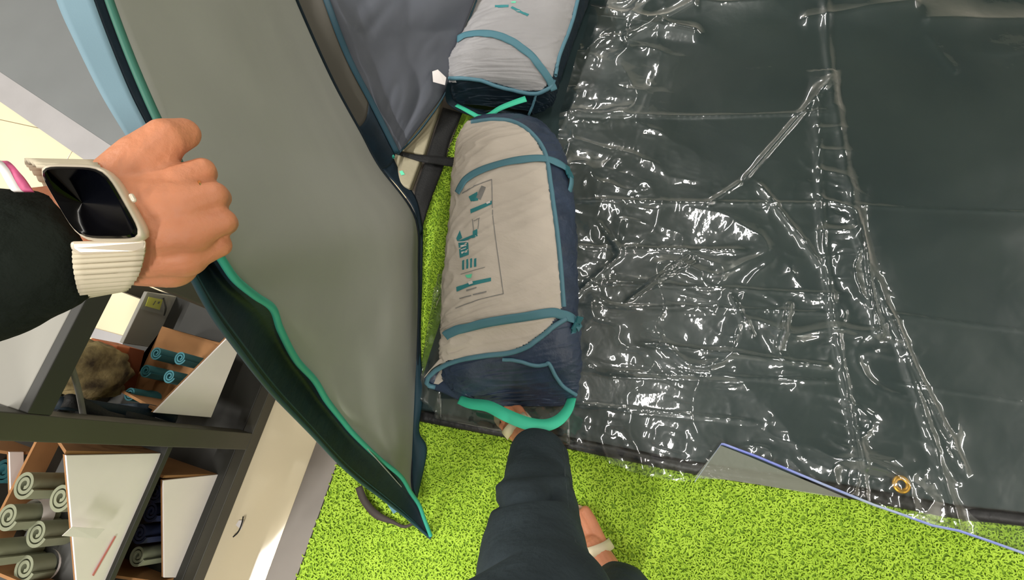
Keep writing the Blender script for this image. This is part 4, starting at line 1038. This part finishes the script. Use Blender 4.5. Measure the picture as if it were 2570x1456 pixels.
# sandals
def sandal(label, heel, toe, straps):
    r = empty('sandal', (np.asarray(heel) + np.asarray(toe)) / 2 * [1, 1, 0], label, 'sandal')
    h_, t_ = np.asarray(heel, float).copy(), np.asarray(toe, float).copy(); h_[2] = t_[2] = .012
    d = nrm(t_ - h_); s = np.array([-d[1], d[0], 0]); pol = []
    L = np.linalg.norm(t_ - h_)
    for a_, w_ in [(-.04, .012), (-.025, .028), (.03, .032), (.10, .030), (.16, .040), (L - .01, .038), (L + .012, .020)]: pol.append(h_ + d * a_ + s * w_)
    pol = pol + [q - 2 * s * np.dot(q - h_, s) for q in pol[::-1]]
    prism('sole', pol, (0, 0, .009), mat('tan sole', srgb(176, 150, 118), .7), r, .002)
    for (a_, rise, wdt, tilt) in straps:
        c = h_ + d * a_; arc = []
        for th in np.linspace(0, math.pi, 24): arc.append(c + s * .041 * math.cos(th) + np.array([0, 0, .008 + rise * math.sin(th)]) + d * tilt * math.cos(th))
        arc = np.array(arc); sheet('strap', np.stack([arc - d * wdt / 2, arc, arc + d * wdt / 2], 1), MT['sandal'], r, .002)
    return r
sandal('cream strap sandal on the front foot beside the mint handle', heelF, toeF, [(.125, .056, .024, .0)])
sandal('cream strap sandal on the back foot on green turf', heelB, toeB, [(.125, .060, .024, .012)])

# ---------------------------------------------------------------- watch, bracelet, ring
watch = empty('smartwatch', P(230, 510, .27), 'square black screen smartwatch with cream ribbed strap on the wrist', 'watch')
cA, cB, cC, cD = P(88, 412, .262), P(262, 420, .266), P(368, 600, .272), P(196, 604, .266)
def rrect(sc, off, n=48, e=5.0):
    c = (cA + cB + cC + cD) / 4; ux = ((cB + cC) - (cA + cD)) / 4; uy = ((cD + cC) - (cA + cB)) / 4
    nz = nrm(np.cross(ux, uy)); nz = nz if nz.dot(CAM - c) > 0 else -nz; V = []
    for i in range(n):
        a = 2 * math.pi * i / n; x, y = math.cos(a), math.sin(a); k_ = (abs(x) ** e + abs(y) ** e) ** (-1 / e)
        V.append(c + ux * x * k_ * sc + uy * y * k_ * sc + nz * off)
    return V
rings = [rrect(.90, -.0105), rrect(1.02, -.009), rrect(1.06, -.005), rrect(1.05, -.0015), rrect(1.0, 0.0), rrect(.96, .0002)]
V, Fs = merge([([p for r_ in rings for p in r_], gridfaces(len(rings), 48, True) + [tuple(range(48))[::-1], tuple(range(5 * 48, 6 * 48))])])
mk('case', V, Fs, MT['case'], watch)
rings = [rrect(.965, .0003), rrect(.955, .0012), rrect(.90, .0018)]
V, Fs = merge([([p for r_ in rings for p in r_], gridfaces(3, 48, True) + [tuple(range(2 * 48, 3 * 48))])])
mk('screen', V, Fs, MT['screen'], watch)['label'] = 'black glass screen'
cc_ = rrect(1.0, -.005)
mk('crown', *capsule_g(P(330, 492, .271), P(336, 502, .271), .0013, .0013, 12), MT['case'], watch)
# strap: from the lower lug round the wrist and back to the upper lug, ribbed
aL = [P(186, 612, .272), P(184, 650, .272), P(190, 700, .277), P(200, 735, .292), P(215, 735, .325), P(200, 640, .345), P(150, 520, .34), P(90, 440, .315), P(62, 405, .285), P(90, 414, .270)]
bL = [P(364, 606, .279), P(362, 640, .280), P(348, 690, .286), P(322, 722, .300), P(310, 715, .33), P(300, 640, .348), P(290, 520, .345), P(262, 430, .32), P(240, 408, .295), P(255, 424, .274)]
sa, sb = spline(aL, 200), spline(bL, 200)
out_ = np.cross(np.gradient(sa, axis=0), sb - sa); out_ /= np.linalg.norm(out_, axis=1, keepdims=True)
rib = 0.0007 * np.sin(np.arange(200) / 200 * 2 * math.pi * 34)
ctr_ = (sa.mean(0) + sb.mean(0)) / 2
sg_ = np.sign(np.sum(out_ * ((sa + sb) / 2 - ctr_), 1)); out_ *= np.where(sg_ == 0, 1, sg_)[:, None]
g = np.stack([sa * (1 - t_) + sb * t_ + out_ * rib[:, None] for t_ in np.linspace(0, 1, 8)], 1)
sheet('strap', g, MT['band'], watch, 0.0018)['label'] = 'cream ribbed woven strap'
lug = [P(176, 606, .267), P(368, 602, .275), P(366, 626, .277), P(340, 632, .278), P(200, 640, .270), P(178, 626, .268)]
nzz = nrm(CAM - lug[0])
bevel(prism('lug', lug, -nzz * .004, MT['case'], watch), .0015)
br = empty('bracelet', P(20, 440, .27), 'pink and white bracelet on the arm above the watch', 'bracelet')
for k_, (m_, du) in enumerate([('pink', 0), ('paper', -26)]):
    cs = spline([P(70 + du, 480, .262), P(30 + du, 425 - k_ * 8, .268), P(0 + du, 410, .29), P(-20 + du, 450, .33), P(-30 + du, 640, .335), P(10 + du, 720, .31)], 50)
    g = np.stack([cs - (P(12, 0, .27) - P(0, 0, .27)), cs + (P(12, 0, .27) - P(0, 0, .27))], 1)
    sheet('band', g, MT[m_], br, .002)
rg = mk('ring', *torus_g(P(521, 496, .304), .0094, .0009, nrmv=P(538, 490, .303) - P(470, 514, .298), flat=1), MT['gold'])
tag(rg, 'thin gold ring on the middle finger of the gripping hand', 'ring')
bpy.context.view_layer.update()
